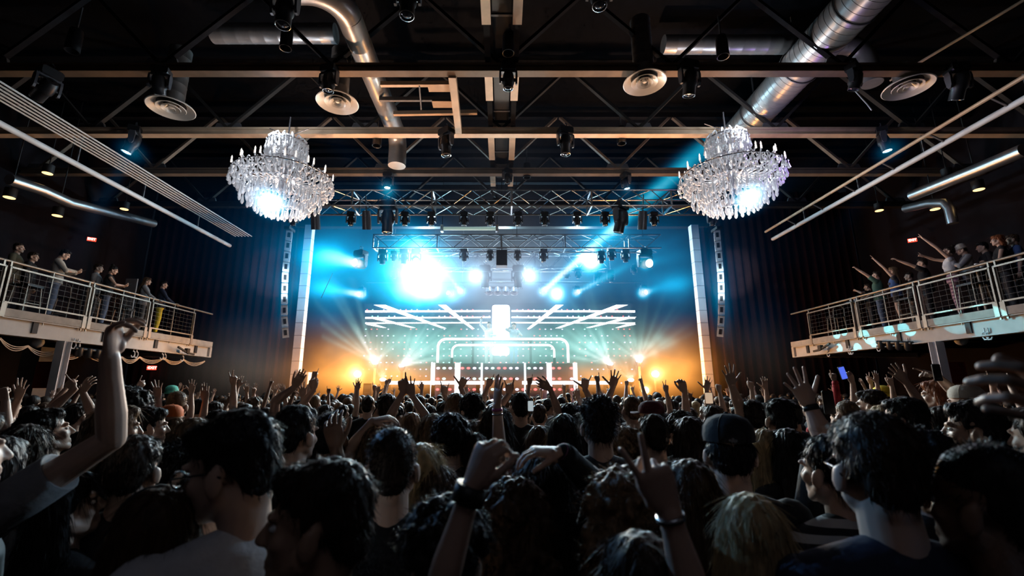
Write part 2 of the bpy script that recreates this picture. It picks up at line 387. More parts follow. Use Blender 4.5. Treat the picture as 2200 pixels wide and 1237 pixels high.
p = atx(2040, 800, 10.8); solo('red_notice', G().box((p.x + .1, p.y, p.z), (.62, .03, .5)), M['red'], 'dim red notice board beside the pale right column', 'notice', smooth=False)
# door leaf on the left balcony
p = atx(291, 563, -13.6)
t = thing('door_leaf', 'tall grey door standing at the back of the left balcony', 'door', (p.x, p.y, 3.6))
part('panel', G().box((p.x, p.y, 4.75), (.42, .05, 2.3)), M['door'], t, smooth=False); part('handle', G().box((p.x - .15, p.y - .05, 4.6), (.03, .06, .14)), M['chrome'], t, smooth=False)
# exit signs
def exit_sign(px, py, X, label, w=.42, arrow=False, Y=None):
    p = atx(px, py, X) if Y is None else aty(px, py, Y)
    rz = radians(35) if X < 0 else radians(-35)
    t = thing('exit_sign', label, 'exit sign', p, rz)
    part('housing', G().box((0, 0, 0), (w, .05, w * .52)), M['exit'], t, world=False, smooth=False)
    cu = bpy.data.curves.new('exit_text', 'FONT'); cu.body = 'EXIT'; cu.size = w * .44; cu.extrude = .004; cu.align_x = 'CENTER'; cu.align_y = 'CENTER'; cu.offset = .004
    ob = bpy.data.objects.new('tmp', cu); me = bpy.data.meshes.new_from_object(ob); bpy.data.objects.remove(ob); me.materials.clear(); me.materials.append(M['exit_letter'])
    l = link('lettering', me, t); l.location = (.02 if arrow else 0, -.032, 0); l.rotation_euler = (pi / 2, 0, 0)
    if arrow: part('arrow', G().prism([(-.5, 0), (-.42, .06), (-.42, -.06)], lambda q: (q[0] * w, -.03, q[1] * w), lambda q: (q[0] * w, -.036, q[1] * w)), M['exit_letter'], t, world=False, smooth=False)
    part('bracket', G().box((0, .06, w * .3), (.05, .1, .06)), M['dark'], t, world=False, smooth=False)
exit_sign(197, 514, -14.4, 'lit red EXIT sign on the wall above the left balcony', .24)
exit_sign(326, 790, -13, 'lit red EXIT sign with an arrow below the left balcony', .30, True, Y=18.0)
exit_sign(1960, 516, 14.4, 'lit red EXIT sign on the wall above the right balcony', .24)
# recessed downlights over the balconies
for px, py, lab in ((102, 372, 'warm round downlight over the left balcony, near the rail tube'), (20, 424, 'warm round downlight over the left balcony at its outer edge'), (123, 463, 'warm round downlight over the left balcony above the denim jacket'),
                    (267, 449, 'warm round downlight over the left balcony above the door'), (2036, 380, 'warm round downlight over the right balcony, highest of four'), (2103, 407, 'warm round downlight over the right balcony at its outer edge'),
                    (1889, 452, 'warm round downlight over the right balcony, nearest the stage'), (2009, 449, 'warm round downlight over the right balcony beside the bent pipe')):
    X = -13.2 if px < 1000 else 13.2; p = atx(px, py, X)
    t = thing('downlight', lab, 'ceiling light', p)
    part('can', G().cyl((0, 0, 0), (0, 0, .25), .13, n=16), M['dark'], t, world=False); part('diffuser', G().cyl((0, 0, -.012), (0, 0, -.002), .12, n=16), M['ceil_lamp'], t, world=False)
    part('stem', G().cyl((0, 0, .25), (0, 0, ZC - p.z), .015, n=6), M['dark'], t, world=False)
# ducts above the balconies
def duct_pts(name, pts, r, label):
    solo(name, G().tube(pts, r, n=16), M['duct_b'], label, 'duct')
duct_pts('ceiling_duct', [atx(2200, 322, 12.5), atx(2105, 362, 12.5), atx(1960, 420, 12.5)], .16, 'long dull duct along the ceiling of the right balcony')
e = [atx(1945, 448, 13), atx(1998, 436, 13), atx(2030, 436, 13), atx(2040, 448, 13), atx(2047, 480, 13)]
duct_pts('hanging_pipe', e, .13, 'short bent pale pipe above the right balcony')
duct_pts('ceiling_duct', [atx(20, 385, -12.5), atx(90, 408, -12.5), atx(150, 435, -12.5), atx(330, 480, -12.5)], .14, 'long dull duct along the ceiling of the left balcony')
# under-balcony fittings
def swag(X, pxs, label):
    g = G()
    for (a, b) in zip(pxs, pxs[1:]):
        for k in range(3):
            p, q = atx(*a, X), atx(*b, X); pts = []
            for i in range(9):
                u = i / 8; c = p.lerp(q, u); c.z -= (.10 + .03 * k) * 4 * u * (1 - u) + .015 * k; pts.append(c)
            g.tube(pts, .012, n=5)
    return solo('cable_swag', g, M['tan'], label, 'cables')
swag(-10.65, [(0, 725), (60, 742), (125, 752), (180, 757), (262, 766), (300, 766), (352, 768), (395, 772), (440, 775)], 'bundle of cables hanging in loops under the left balcony')
def hanger(px, py, X, label):
    p = atx(px, py, X)
    t = thing('cable_hook', label, 'hook', p, group='pale hooks under the balcony edges')
    part('hook', G().tube([(0, 0, .12), (.0, .05, .1), (0, .07, .03), (0, .03, -.05), (0, -.03, -.05), (0, -.06, .0)], .016, n=6), M['pale'], t, world=False)
    part('stem', G().cyl((0, 0, .1), (0, 0, .2), .014, n=6), M['pale'], t, world=False)
for q in ((157, 744), (166, 745), (285, 763), (292, 764), (347, 768), (353, 769), (391, 772)): hanger(*q, -10.55, 'pale cable hook under the left balcony girder')
for q in ((1780, 762), (1826, 757), (1830, 757), (1888, 750), (1952, 742), (2118, 724), (2126, 724)): hanger(*q, 10.55, 'pale cable hook under the right balcony girder')
for px, py, X, s in ((80, 735, -10.9, 'left'), (2065, 730, 10.9, 'right')):
    p = atx(px, py, X); t = thing('dome_camera', 'pale round dome camera under the %s balcony' % s, 'camera', p)
    part('dome', G().ell((0, 0, 0), (.13, .13, .13)), M['pale'], t, world=False); part('mount', G().cyl((0, 0, .1), (0, 0, 3.05 - p.z + .05), .06, n=10), M['pale'], t, world=False)
for X, pts, s in ((-10.55, [(160, 748), (235, 757)], 'left'), (10.5, [(1885, 735), (1960, 737)], 'right')):
    a, b = atx(*pts[0], X), atx(*pts[1], X)
    t = thing('lighting_bar', 'black lighting bar clamped under the %s balcony girder' % s, 'lighting bar', (a + b) / 2)
    part('bar', G().cyl(a, b, .05, n=10), M['fixture'], t)
    for k in range(4):
        c = a.lerp(b, (k + .5) / 4); part('lamp', G().lathe([(.05, .0), (.09, .05), (.09, .22), (.07, .24)], c - V((0, 0, .2)), n=12, caps=True), M['fixture'], t)
    for u in (.1, .9): c = a.lerp(b, u); part('clamp', G().bar(c, c + V((0, 0, max(.05, 3.1 - c.z))), .04, .03), M['steel'], t, smooth=False)
for px, py, X, s in ((400, 754, -10.35, 'left'), (1765, 747, 10.35, 'right')):
    p = atx(px, py, X); t = thing('beam_clamp', 'small black bracket fixed to the end of the %s balcony girder' % s, 'bracket', p)
    part('arm', G().bar((0, -.4, .1), (0, .1, -.06), .05, .05).bar((0, .1, -.06), (0, .4, -.08), .05, .06), M['dark'], t, world=False, smooth=False)
    part('jaw', G().box((0, .05, .02), (.1, .14, .14)).box((-.09 * (1 if X < 0 else -1), 0.05, 0.02), (.12, .06, .06)), M['dark'], t, world=False, smooth=False)
# ================================================================== LIGHTING TRUSSES
def box_truss(label, y0, y1, z0, z1, x0, x1, seg=.62):
    t = thing('lighting_truss', label, 'lighting truss', ((x0 + x1) / 2, (y0 + y1) / 2, z0))
    for y in (y0, y1):
        for z in (z0, z1): part('chord', G().cyl((x0, y, z), (x1, y, z), .032, n=8), M['alu'], t)
    n = int((x1 - x0) / seg); dx = (x1 - x0) / n
    for nm, (pa, pb) in dict(front=((y0, z0), (y0, z1)), rear=((y1, z0), (y1, z1)), upper=((y0, z1), (y1, z1)), lower=((y0, z0), (y1, z0))).items():
        g = G()
        for i in range(n):
            a, b = (pa, pb) if i % 2 else (pb, pa)
            g.cyl((x0 + i * dx, *a), (x0 + (i + 1) * dx, *b), .018, n=5, caps=False)
        part('lattice', g, M['alu'], t)
    for i in range(0, n + 1, 4): part('cross_frame', G().box((x0 + i * dx, (y0 + y1) / 2, z1), (.05, y1 - y0 + .05, .05)).box((x0 + i * dx, (y0 + y1) / 2, z0), (.05, y1 - y0 + .05, .05)).box((x0 + i * dx, y0, (z0 + z1) / 2), (.05, .05, z1 - z0)).box((x0 + i * dx, y1, (z0 + z1) / 2), (.05, .05, z1 - z0)), M['alu'], t, smooth=False)
    for x in (x0 + .6, x0 + (x1 - x0) * .5, x1 - .6): part('hanging_cable', G().cyl((x, (y0 + y1) / 2, z1), (x, (y0 + y1) / 2, ZC), .012, n=5), M['cable'], t)
    return t
zt, zb = aty(1078, 408, 13.7).z, aty(1078, 441, 13.7).z
box_truss('long box lighting truss across the hall between the chandeliers', 13.7, 14.5, zb, zt, -7.4, 7.4)
z2t, z2b = aty(1078, 504, 16.9).z, aty(1078, 532, 16.9).z
box_truss('middle box lighting truss over the front of the stage', 16.9, 17.5, z2b, z2t, -5.0, 6.2)
z3t, z3b = aty(1078, 541, 19.0).z, aty(1078, 575, 19.0).z
box_truss('rear box lighting truss low over the stage', 19.0, 19.6, z3b, z3t, -3.6, 4.6)
# fluorescent strip and pipe batten behind the first truss
p, q = aty(950, 491, 15.4), aty(1068, 491, 15.4)
t = thing('tube_lamp', 'pale tubular lamp hung behind the first lighting truss', 'lamp', (p + q) / 2)
M['pale_tube'] = mat('pale_lamp_tube', (.7, .85, .8), .4, emit=(.6, .9, .8), es=.35)
part('tube', G().cyl(p, q, .06, n=10), M['pale_tube'], t); part('end_cap', G().box(p, (.1, .18, .24)), M['alu'], t, smooth=False); part('end_cap', G().box(q, (.1, .18, .24)), M['alu'], t, smooth=False)
for c in (p, q): part('cable', G().cyl(c, (c.x, c.y, ZC), .01, n=5), M['cable'], t)

# ================================================================== MOVING HEADS
def head_proto(S=1., lens='lens_off', big=False):
    root = link('moving_head_spotlight', None)
    part('clamp', G().tube([(0, 0, .09), (.05, 0, .06), (.05, 0, 0), (0, 0, -.03), (-.05, 0, 0), (-.05, 0, .05)], .014, n=6).box((0, 0, -.05), (.1, .05, .06)), M['yoke'], root, world=False)
    g = G().prism([(-.17, -.10), (-.19, -.07), (-.19, .06), (-.15, .09), (.15, .09), (.19, .06), (.19, -.07), (.17, -.10)], lambda p: (p[0], -.13, -.16 + p[1]), lambda p: (p[0], .13, -.16 + p[1]))
    part('base', g, M['fixture'], root, world=False, smooth=False)
    g = G().bar((-.2, 0, -.27), (.2, 0, -.27), .12, .06)
    for s in (-1, 1): g.prism([(-.06, 0), (.06, 0), (.075, -.1), (.06, -.3), (.03, -.36), (-.03, -.36), (-.06, -.3), (-.075, -.1)], lambda p: (s * .19, p[0], -.26 + p[1]), lambda p: (s * .235, p[0], -.26 + p[1]))
    part('yoke', g, M['yoke'], root, world=False, smooth=False)
    L = .34 if big else .24
    g = G().lathe([(.02, .2), (.11, .195), (.135, .15), (.15, .05), (.16, -.04), (.155, -.1), (.13, -.14), (.13, -L), (.118, -L - .01), (.112, -L + .03)], n=20)
    for a in (0, pi): g.cyl((.14 * cos(a), 0, 0), (.195 * cos(a), 0, 0), .05, n=10)
    h = part('head', g, M['fixture'], root, world=False); h.location = (0, 0, -.5)
    part('lens', G().lathe([(.113, -L + .02), (.08, -L + .0), (.04, -L - .015), (.0, -L - .02)], n=20), M[lens], h, world=False)
    part('trim_ring', G().tube([(.124 * cos(i * pi / 12), .124 * sin(i * pi / 12), -L - .005) for i in range(24)], .009, n=5, closed=True), M['alu'], h, world=False)
    return root
_protos = {}
def moving_head(p, target=None, S=1., lens='lens_off', big=False, label='', group=None, pan=None, tilt=0.):
    k = (lens, big); p = V(p)
    o = copy_tree(_protos[k]) if k in _protos else _protos.setdefault(k, head_proto(1, lens, big))
    o.location = p; o.scale = (S, S, S); tag(o, label, 'stage light', group)
    if target is not None:
        piv = p - V((0, 0, .5 * S)); d = (V(target) - piv).normalized()
        pan = atan2(-d.x, d.y); tilt = atan2(hypot(d.x, d.y), -d.z)
    o.rotation_euler = (0, 0, pan or 0); child(o, 'head').rotation_euler = (tilt, 0, 0)
    return o
def lens_at(px, py, Y, S): return aty(px, py, Y) + V((0, 0, .5 * S))     # hanging point for a fixture whose pivot shows at the pixel
rnd = random.Random(3)
# on the roof trusses
for px, py, Y, S, tg, ln, big, lab in (
    (100, 188, 8.25, .95, (-13, 9.5, 5.5), 'lens_off', True, 'grey moving head on the nearest tan truss, farthest left'),
    (342, 180, 8.25, .85, (-7.5, 10, 5), 'lens_off', False, 'black moving head in front of the leftmost drop pipe'),
    (706, 176, 8.25, .85, (-3.5, 8.6, 3), 'lens_off', False, 'black moving head in front of the diffuser by the small spiral duct'),
    (1092, 172, 8.3, .8, (0.1, 8.8, 3), 'lens_off', False, 'black moving head hung between the twin beams on the nearest truss'),
    (1482, 172, 8.25, .95, (3.6, 9.5, 3), 'lens_off', True, 'black moving head right of the diffuser near the large spiral duct'),
    (1838, 172, 8.25, .8, (6.6, 9.5, 4), 'lens_off', False, 'black moving head with a loose pale cable, left of the right-hand diffuser'),
    (2062, 178, 8.25, .95, (9.6, 10.5, 4), 'lens_off', True, 'grey moving head right of the right-hand diffuser'),
    (286, 305, 10.6, .95, (-11.5, 9.6, 1), 'lens_blue', True, 'lit blue moving head left of the left chandelier'),
    (958, 308, 10.6, .95, (-1.2, 10.9, 2), 'lens_off', True, 'black moving head on the chandelier truss, left of the twin beams'),
    (1215, 306, 10.6, .95, (1.55, 10.9, 2), 'lens_off', True, 'black moving head on the chandelier truss, right of the twin beams'),
    (1898, 303, 10.6, .85, (10.4, 10.2, 2.5), 'lens_blue', True, 'lit blue moving head right of the right chandelier'),
    (1090, 383, 12.9, .7, (0.1, 13, 2), 'lens_off', False, 'small moving head hung between the twin beams on the third truss'),
    (833, 392, 12.9, .75, (-3.5, 12.5, 2), 'lens_blue', False, 'lit blue moving head on the third truss right of the left chandelier'),
    (1345, 393, 12.9, .75, (4.4, 13.2, 4), 'lens_blue', False, 'lit blue moving head on the third truss left of the right chandelier'),
    (612, 18, 6.0, .9, None, 'lens_off', True, 'black moving head at the very top, above the cross duct'),
    (876, -2, 6.0, .9, None, 'lens_off', True, 'moving head at the top edge between the small duct and twin beams'),
    (1287, -12, 6.0, .9, None, 'lens_off', False, 'moving head at the top edge right of the twin beams')):
    moving_head(lens_at(px, py, Y, S), tg, S, ln, big, lab)
t = thing('loose_cable', 'pale loose cable hanging from a moving head near the right-hand diffuser', 'cable', aty(1840, 196, 8.2))
part('cord', G().tube([aty(1838, 196, 8.2), aty(1852, 212, 8.2), aty(1863, 224, 8.2), aty(1873, 237, 8.2)], .012, n=6), M['pale'], t)
# can spots and small pendants
def can(px, py, Y, label, S=1., group=None, mt='fixture', tilt=0):
    p = aty(px, py, Y); t = thing('can_spotlight', label, 'spotlight', p, group=group); t.rotation_euler = (tilt, 0, 0)
    part('barrel', G().lathe([(.02, .34 * S), (.10 * S, .32 * S), (.115 * S, .2 * S), (.12 * S, -.16 * S), (.105 * S, -.155 * S), (.09 * S, .0)], n=18), M[mt], t, world=False)
    part('lens', G().cyl((0, 0, -.03 * S), (0, 0, -.01 * S), .1 * S, n=16), M['lens_off'], t, world=False)
    part('stem', G().cyl((0, 0, .3 * S), (0, 0, .3 * S + .55), .018, n=6), M['steel'], t, world=False)
for px, py, Y, lab in ((158, 95, 7.6, 'black tubular can light at the dark upper left'), (615, 90, 8.0, 'black tubular can light below the cross duct on the left'),
                       (1552, 108, 8.0, 'black tubular can light below the cross duct on the right'), (1092, 100, 7.7, 'black tubular can light between the twin beams'),
                       (810, 302, 11.0, 'can light with a tan rim under the chandelier truss, by the small duct'), (1335, 297, 11.0, 'can light with a tan rim under the chandelier truss, right of centre'),
                       (1132, 372, 13.1, 'small pale pendant can right of the twin beams'),):
    can(px, py, Y, lab)
# heads under the first lighting truss
for i, px in enumerate((630, 754, 870, 927, 997, 1053, 1113, 1170, 1240, 1300, 1405, 1530)):
    moving_head(lens_at(px, 474, 14.3, .68), (aty(px, 474, 14.3).x, 14.6, 2.), .68, 'lens_off', False, 'small black moving head hung in the row under the first lighting truss', 'moving heads under the first truss')
moving_head(lens_at(833, 470, 13.9, 1.35), (aty(833, 470, 13.9).x, 14.3, 2), 1.35, 'lens_off', True, 'large dark moving head hung under the first truss, left half')
moving_head(lens_at(1334, 470, 13.9, 1.3), (aty(1334, 470, 13.9).x - .9, 14.9, 3), 1.3, 'lens_off', True, 'large moving head hung under the first truss, right half')
for px, s in ((678, 'below the left chandelier'), (788, 'left of the large dark moving head'), (1380, 'right of the large moving head')):
    can(px, 480, 14.1, 'black profile spotlight hung %s' % s, 1.25, mt='yoke', tilt=.35)
# heads under the middle truss
for px, py, S in ((822, 556, .85), (846, 553, .6), (868, 555, .85), (997, 551, .75), (1053, 552, .6), (1112, 552, .6), (1168, 552, .75), (1314, 549, .75), (1344, 553, .75), (1292, 556, .7)):
    moving_head(lens_at(px, py, 17.2, S), (aty(px, py, 17.2).x, 17.9, 2), S, 'lens_off', False, 'black moving head hung in the row under the middle lighting truss', 'moving heads under the middle truss')
for px, py, S in ((1217, 590, .7), (1242, 590, .7), (1312, 597, .75), (1362, 582, .6), (1285, 602, .8), (848, 590, .7)):
    moving_head(lens_at(px, py, 19.2, S), (aty(px, py, 19.2).x, 19.9, 2), S, 'lens_off', False, 'dim moving head hung in the row under the rear lighting truss', 'moving heads under the rear truss')
# lit heads: pixel, depth, direction target pixel/depth
LIT = [
    (774, 567, 17.2, (660, 536, 14.9), 1.25, 'lens_on', 'lit moving head throwing a cyan beam to the left, upper of two'),
    (778, 633, 20.3, (662, 612, 17.6), .8, 'lens_on', 'lit moving head throwing a cyan beam to the left, lower of two'),
    (893, 556, 17.2, (905, 640, 14.0), .9, 'lens_on', 'blazing moving head inside the white cloud of haze'),
    (1022, 590, 19.0, (1030, 700, 12.), .8, 'lens_on', 'bright white moving head above the stage, left of the speaker box'),
    (1138, 591, 19.0, (1130, 700, 12.), .8, 'lens_on', 'bright white moving head above the stage, right of the speaker box'),
    (1270, 560, 18.4, (1262, 700, 12.), .9, 'lens_on', 'brightest white moving head at the right of the rear truss'),
    (1386, 566, 17.2, (1480, 560, 14.5), 1.3, 'lens_on', 'lit blue moving head in a pale yoke, right end of the middle truss'),
    (1382, 629, 20.3, (1480, 605, 17.6), .8, 'lens_on', 'lit moving head above the right end of the LED wall'),
    (968, 632, 20.3, (880, 580, 18.0), .8, 'lens_on', 'lit moving head under the white cloud of haze'),
    (992, 627, 20.3, (960, 590, 18.6), .7, 'lens_on', 'lit moving head with a thin beam, left of the row of round lamps'),
    (1166, 627, 20.3, (1330, 480, 16.0), .8, 'lens_on', 'lit moving head throwing a long thin beam up to the right'),
    (1196, 631, 20.3, (1196, 720, 12.), .8, 'lens_on', 'glaring moving head between the two thin right-hand beams'),
    (1238, 629, 20.3, (1300, 596, 18.6), .7, 'lens_on', 'lit moving head with a short thin beam, right of centre')]
for px, py, Y, tg, S, ln, lab in LIT:
    moving_head(lens_at(px, py, Y, S), aty(*tg), S, ln, False, lab)
for px, s in ((1042, 'left'), (1113, 'right')):
    moving_head(lens_at(px, 597, 18.9, 1.25), (aty(px, 597, 18.9).x * 1.0, 19.4, 2), 1.25, 'lens_off', True, 'large dark moving head %s of the hanging speaker box' % s)
p = aty(1078, 556, 17.0)
t = thing('hanging_speaker', 'black speaker box hung in the middle of the trusses', 'speaker', p)
part('cabinet', G().box((0, 0, 0), (.42, .4, .62)), M['fixture'], t, world=False, smooth=False); part('grille', G().box((0, -.205, 0), (.37, .015, .56)), M['dark'], t, world=False, smooth=False)
part('bracket', G().bar((0, 0, .31), (0, 0, .75), .05, .05), M['alu'], t, world=False, smooth=False)
# row of round lamps and its bar
p = aty(1078, 627, 20.3); t = thing('lamp_bar', 'bar of four round blinder lamps above the middle of the LED wall', 'stage light', p)
part('bar', G().box((0, .1, .22), (1.9, .08, .1)).box((0, .1, .62), (1.7, .06, .06)), M['fixture'], t, world=False, smooth=False)
for k in range(4):
    x = -.58 + k * .385
    part('lamp', G().lathe([(.02, .3), (.12, .26), (.17, .1), (.19, .0), (.17, .005), (.1, .06)], (x, -.02, -.05), (0, .3, 1), n=18), M['yoke'], t, world=False)
    part('lamp_rim', G().tube([(x + .19 * cos(i * pi / 10), -.02 + .06 * sin(i * pi / 10), -.05 + .19 * sin(i * pi / 10) * .6) for i in range(20)], .014, n=5, closed=True), M['alu'], t, world=False)
part('hanger', G().bar((-.8, .1, .6), (-.8, .1, 2.2), .05, .05).bar((.8, .1, .6), (.8, .1, 2.2), .05, .05), M['fixture'], t, world=False, smooth=False)
# steel pipe carrying the upstage heads
t = thing('pipe_batten', 'black pipe batten carrying the lit heads above the LED wall', 'batten', (0, 20.3, 6.75))
part('pipe', G().cyl((-6.2, 20.3, 6.72), (6.4, 20.3, 6.72), .04, n=8), M['fixture'], t)
for x in (-5, -1.8, 1.8, 5): part('cable', G().cyl((x, 20.3, 6.7), (x, 20.3, ZC - .01), .012, n=5), M['cable'], t)

# ================================================================== SPEAKERS AND PROSCENIUM POSTS
def line_array(pts, label, Y, sx):
    """boxes following a curve of pixel points"""
    t = thing('line_array', label, 'loudspeaker', aty(*pts[0], Y))
    P = [aty(*p, Y) for p in pts]
    seg = [(P[i + 1] - P[i]).length for i in range(len(P) - 1)]; T = sum(seg); n = 10
    def at(s):
        for i, l in enumerate(seg):
            if s <= l or i == len(seg) - 1: return P[i].lerp(P[i + 1], min(1, s / l))
            s -= l
    M2 = M['array_side']
    for k in range(n):
        a, b = at(T * (k + .03) / n), at(T * (k + .97) / n); d = (b - a); c = (a + b) / 2; h = d.length
        tilt = radians(-4 + k * 2.2)
        lean = atan2(d.x, -d.z)
        R = Matrix.Rotation(radians(-24 * sx), 3, 'Z') @ Matrix.Rotation(-lean, 3, 'Y') @ Matrix.Rotation(tilt, 3, 'X')
        W, D = .215, .42
        g = G().prism([(-D / 2, -h / 2), (D / 2, -h * .36), (D / 2, h * .36), (-D / 2, h / 2)], lambda p: c + R @ V((-W / 2, p[0], p[1])), lambda p: c + R @ V((W / 2, p[0], p[1])))
        cab = part('cabinet', g, M2, t, smooth=False)
        g = G().box(c + R @ V((0, -D / 2 - .008, h * .0)), (W * .46, .012, h * .5), R)
        part('logo_recess', g, M['dark'], cab, smooth=False)
        g = G().box(c + R @ V((0, -D / 2 - .002, h * .43)), (W * .98, .012, h * .05), R)
        part('seam_plate', g, M['steel'], cab, smooth=False)
    top = P[0]
    part('rigging', G().cyl(top, (top.x, top.y, ZC), .02, n=6).box(top + V((0, 0, .1)), (.2, .5, .1)), M['dark'], t, smooth=False)
    return t
M['array_side'] = mat('speaker_paint_pale', (.70, .74, .78), .5)
line_array([(622, 498), (617, 545), (613, 590), (611, 640), (611, 680), (614, 724)], 'tall curved stack of speaker boxes hung left of the stage', 16.6, -1)
line_array([(1540, 498), (1544, 545), (1548, 590), (1550, 640), (1550, 680), (1547, 722)], 'tall curved stack of speaker boxes hung right of the stage', 16.6, 1)
for sx, s in ((-1, 'left'), (1, 'right')):
    x = 8.0 * sx
    t = thing('stage_post', 'tall pale square post framing the %s edge of the stage opening' % s, 'post', (x, 18, 0))
    part('shaft', G().box((x, 18, 4.3), (.30, .3, 8.6)), M['pale'], t, smooth=False)
    g = G()
    for k in range(16): g.box((x, 17.995, .5 + k * .5), (.305, .3, .015))
    part('joint_lines', g, M['steel'], t, smooth=False); part('base_plate', G().box((x, 18, .15), (.5, .5, .3)), M['dark'], t, smooth=False)
    part('outer_flange', G().box((x + .22 * sx, 18.1, 4.3), (.1, .08, 8.6)), M['dark'], t, smooth=False)

# ================================================================== STAGE
ST = 1.3
t = thing('stage', 'black stage platform behind the crowd', 'stage', (0, 20, 0))
part('deck', G().box((0, 20, ST - .05), (15.6, 5.4, .1)), M['stage'], t, smooth=False); part('skirt', G().box((0, 17.35, ST / 2 - .05), (15.6, .06, ST - .1)), M['dark'], t, smooth=False)
# LED wall
def dots_mat(name, sx, sz, es, dens=.75, cols=((1, .28, .25), (.75, 1, .92), (.95, .9, 1)), base=(.012, .02, .024), r=.2):
    m = bpy.data.materials.new(name); m.use_nodes = True; t = m.node_tree; N, L = t.nodes, t.links; p = N['Principled BSDF']
    p.inputs['Base Color'].default_value = (*base, 1); p.inputs['Roughness'].default_value = .5
    tc = N.new('ShaderNodeTexCoord'); mp = N.new('ShaderNodeMapping'); mp.inputs['Scale'].default_value = (1 / sx, 1, 1 / sz); L.new(tc.outputs['Object'], mp.inputs[0])
    fl = N.new('ShaderNodeVectorMath'); fl.operation = 'FLOOR'; L.new(mp.outputs[0], fl.inputs[0])
    fr = N.new('ShaderNodeVectorMath'); fr.operation = 'FRACTION'; L.new(mp.outputs[0], fr.inputs[0])
    sb = N.new('ShaderNodeVectorMath'); sb.operation = 'SUBTRACT'; sb.inputs[1].default_value = (.5, .5, .5); L.new(fr.outputs[0], sb.inputs[0])
    ml = N.new('ShaderNodeVectorMath'); ml.operation = 'MULTIPLY'; ml.inputs[1].default_value = (sx / sz, 0, 1.5); L.new(sb.outputs[0], ml.inputs[0])
    ln = N.new('ShaderNodeVectorMath'); ln.operation = 'LENGTH'; L.new(ml.outputs[0], ln.inputs[0])
    mk = N.new('ShaderNodeMapRange'); mk.inputs[1].default_value = r; mk.inputs[2].default_value = r * .55; L.new(ln.outputs['Value'], mk.inputs[0])
    wn = N.new('ShaderNodeTexWhiteNoise'); wn.noise_dimensions = '3D'; L.new(fl.outputs[0], wn.inputs['Vector'])
    nz = N.new('ShaderNodeTexNoise'); nz.inputs['Scale'].default_value = .16; L.new(fl.outputs[0], nz.inputs['Vector'])
    ad = N.new('ShaderNodeMath'); ad.operation = 'MULTIPLY_ADD'; ad.inputs[1].default_value = .35; L.new(wn.outputs['Value'], ad.inputs[0])
    sc = N.new('ShaderNodeMath'); sc.operation = 'MULTIPLY'; sc.inputs[1].default_value = .75; L.new(nz.outputs['Fac'], sc.inputs[0]); L.new(sc.outputs[0], ad.inputs[2])
    cr = N.new('ShaderNodeValToRGB'); cr.color_ramp.interpolation = 'CONSTANT'; e = cr.color_ramp.elements
    e[0].position = 0; e[0].color = (*cols[1], 1); e[1].position = .42; e[1].color = (*cols[2], 1); x = e.new(.53); x.color = (*cols[0], 1)
    L.new(ad.outputs[0], cr.inputs[0]); L.new(cr.outputs[0], p.inputs['Emission Color'])
    th = N.new('ShaderNodeMath'); th.operation = 'LESS_THAN'; th.inputs[1].default_value = dens; L.new(wn.outputs['Value'], th.inputs[0])
    a = N.new('ShaderNodeMath'); a.operation = 'MULTIPLY'; L.new(mk.outputs[0], a.inputs[0]); L.new(th.outputs[0], a.inputs[1])
    b = N.new('ShaderNodeMath'); b.operation = 'MULTIPLY'; b.inputs[1].default_value = es; L.new(a.outputs[0], b.inputs[0]); L.new(b.outputs[0], p.inputs['Emission Strength'])
    return m
YL = 21.0
M['dots'] = dots_mat('led_dot_curtain', .26, .305, 1.9, .7, ((1, .10, .10), (.35, 1, .75), (.75, .6, 1)), (.012, .02, .024), .15)
A, B = aty(784, 654, YL), aty(1366, 830, YL)
t = thing('led_screen', 'wide LED wall of coloured dots behind the performers', 'LED screen', ((A.x + B.x) / 2, YL, B.z))
part('dot_panel', G().quad((A.x, YL, B.z), (B.x, YL, B.z), (B.x, YL, A.z), (A.x, YL, A.z)), M['dots'], t, smooth=False)
part('frame', G().box(((A.x + B.x) / 2, YL + .1, (A.z + B.z) / 2), (B.x - A.x + .1, .15, A.z - B.z + .1)), M['dark'], t, smooth=False)
part('support', G().box((-4, YL + .15, (B.z + ST) / 2), (.2, .1, B.z - ST)).box((4, YL + .15, (B.z + ST) / 2), (.2, .1, B.z - ST)), M['dark'], t, smooth=False)
def strip(p, q, w0, w1, nm='light_strip', dy=.05):
    """flat glowing strip on the wall between pixel points, widths in pixels, level ends"""
    Y = YL - dy; k = Y / FPX
    a, b = aty(*p, Y), aty(*q, Y)
    horiz = abs(a.z - b.z) < .12
    if horiz: vs = [a + V((0, 0, -w0 * k / 2)), b + V((0, 0, -w1 * k / 2)), b + V((0, 0, w1 * k / 2)), a + V((0, 0, w0 * k / 2))]
    else: vs = [a - V((w0 * k / 2, 0, 0)), b - V((w1 * k / 2, 0, 0)), b + V((w1 * k / 2, 0, 0)), a + V((w0 * k / 2, 0, 0))]
    g = G().prism([(0, 0), (1, 0), (2, 0), (3, 0)], lambda i: vs[i[0]], lambda i: vs[i[0]] + V((0, -.03, 0)))
    part(nm, g, M['glow'], t, smooth=False)
for y0, y1, w in ((669, 668, 4.4), (683, 681.5, 3.4), (694, 693, 2.6)):
    strip((785, y0), (1054, y1), w, w * .8); strip((1099, y1), (1364, y0), w * .8, w)
for p, q, w0, w1 in (((816, 655), (954, 705), 26, 10), ((950, 655), (1016, 706), 17, 7), ((797, 681), (888, 704), 24, 10), ((797, 697), (826, 704), 22, 8)):
    strip(p, q, w0, w1, dy=.08); strip((2 * 1076 - p[0], p[1]), (2 * 1076 - q[0], q[1]), w0, w1, dy=.08)
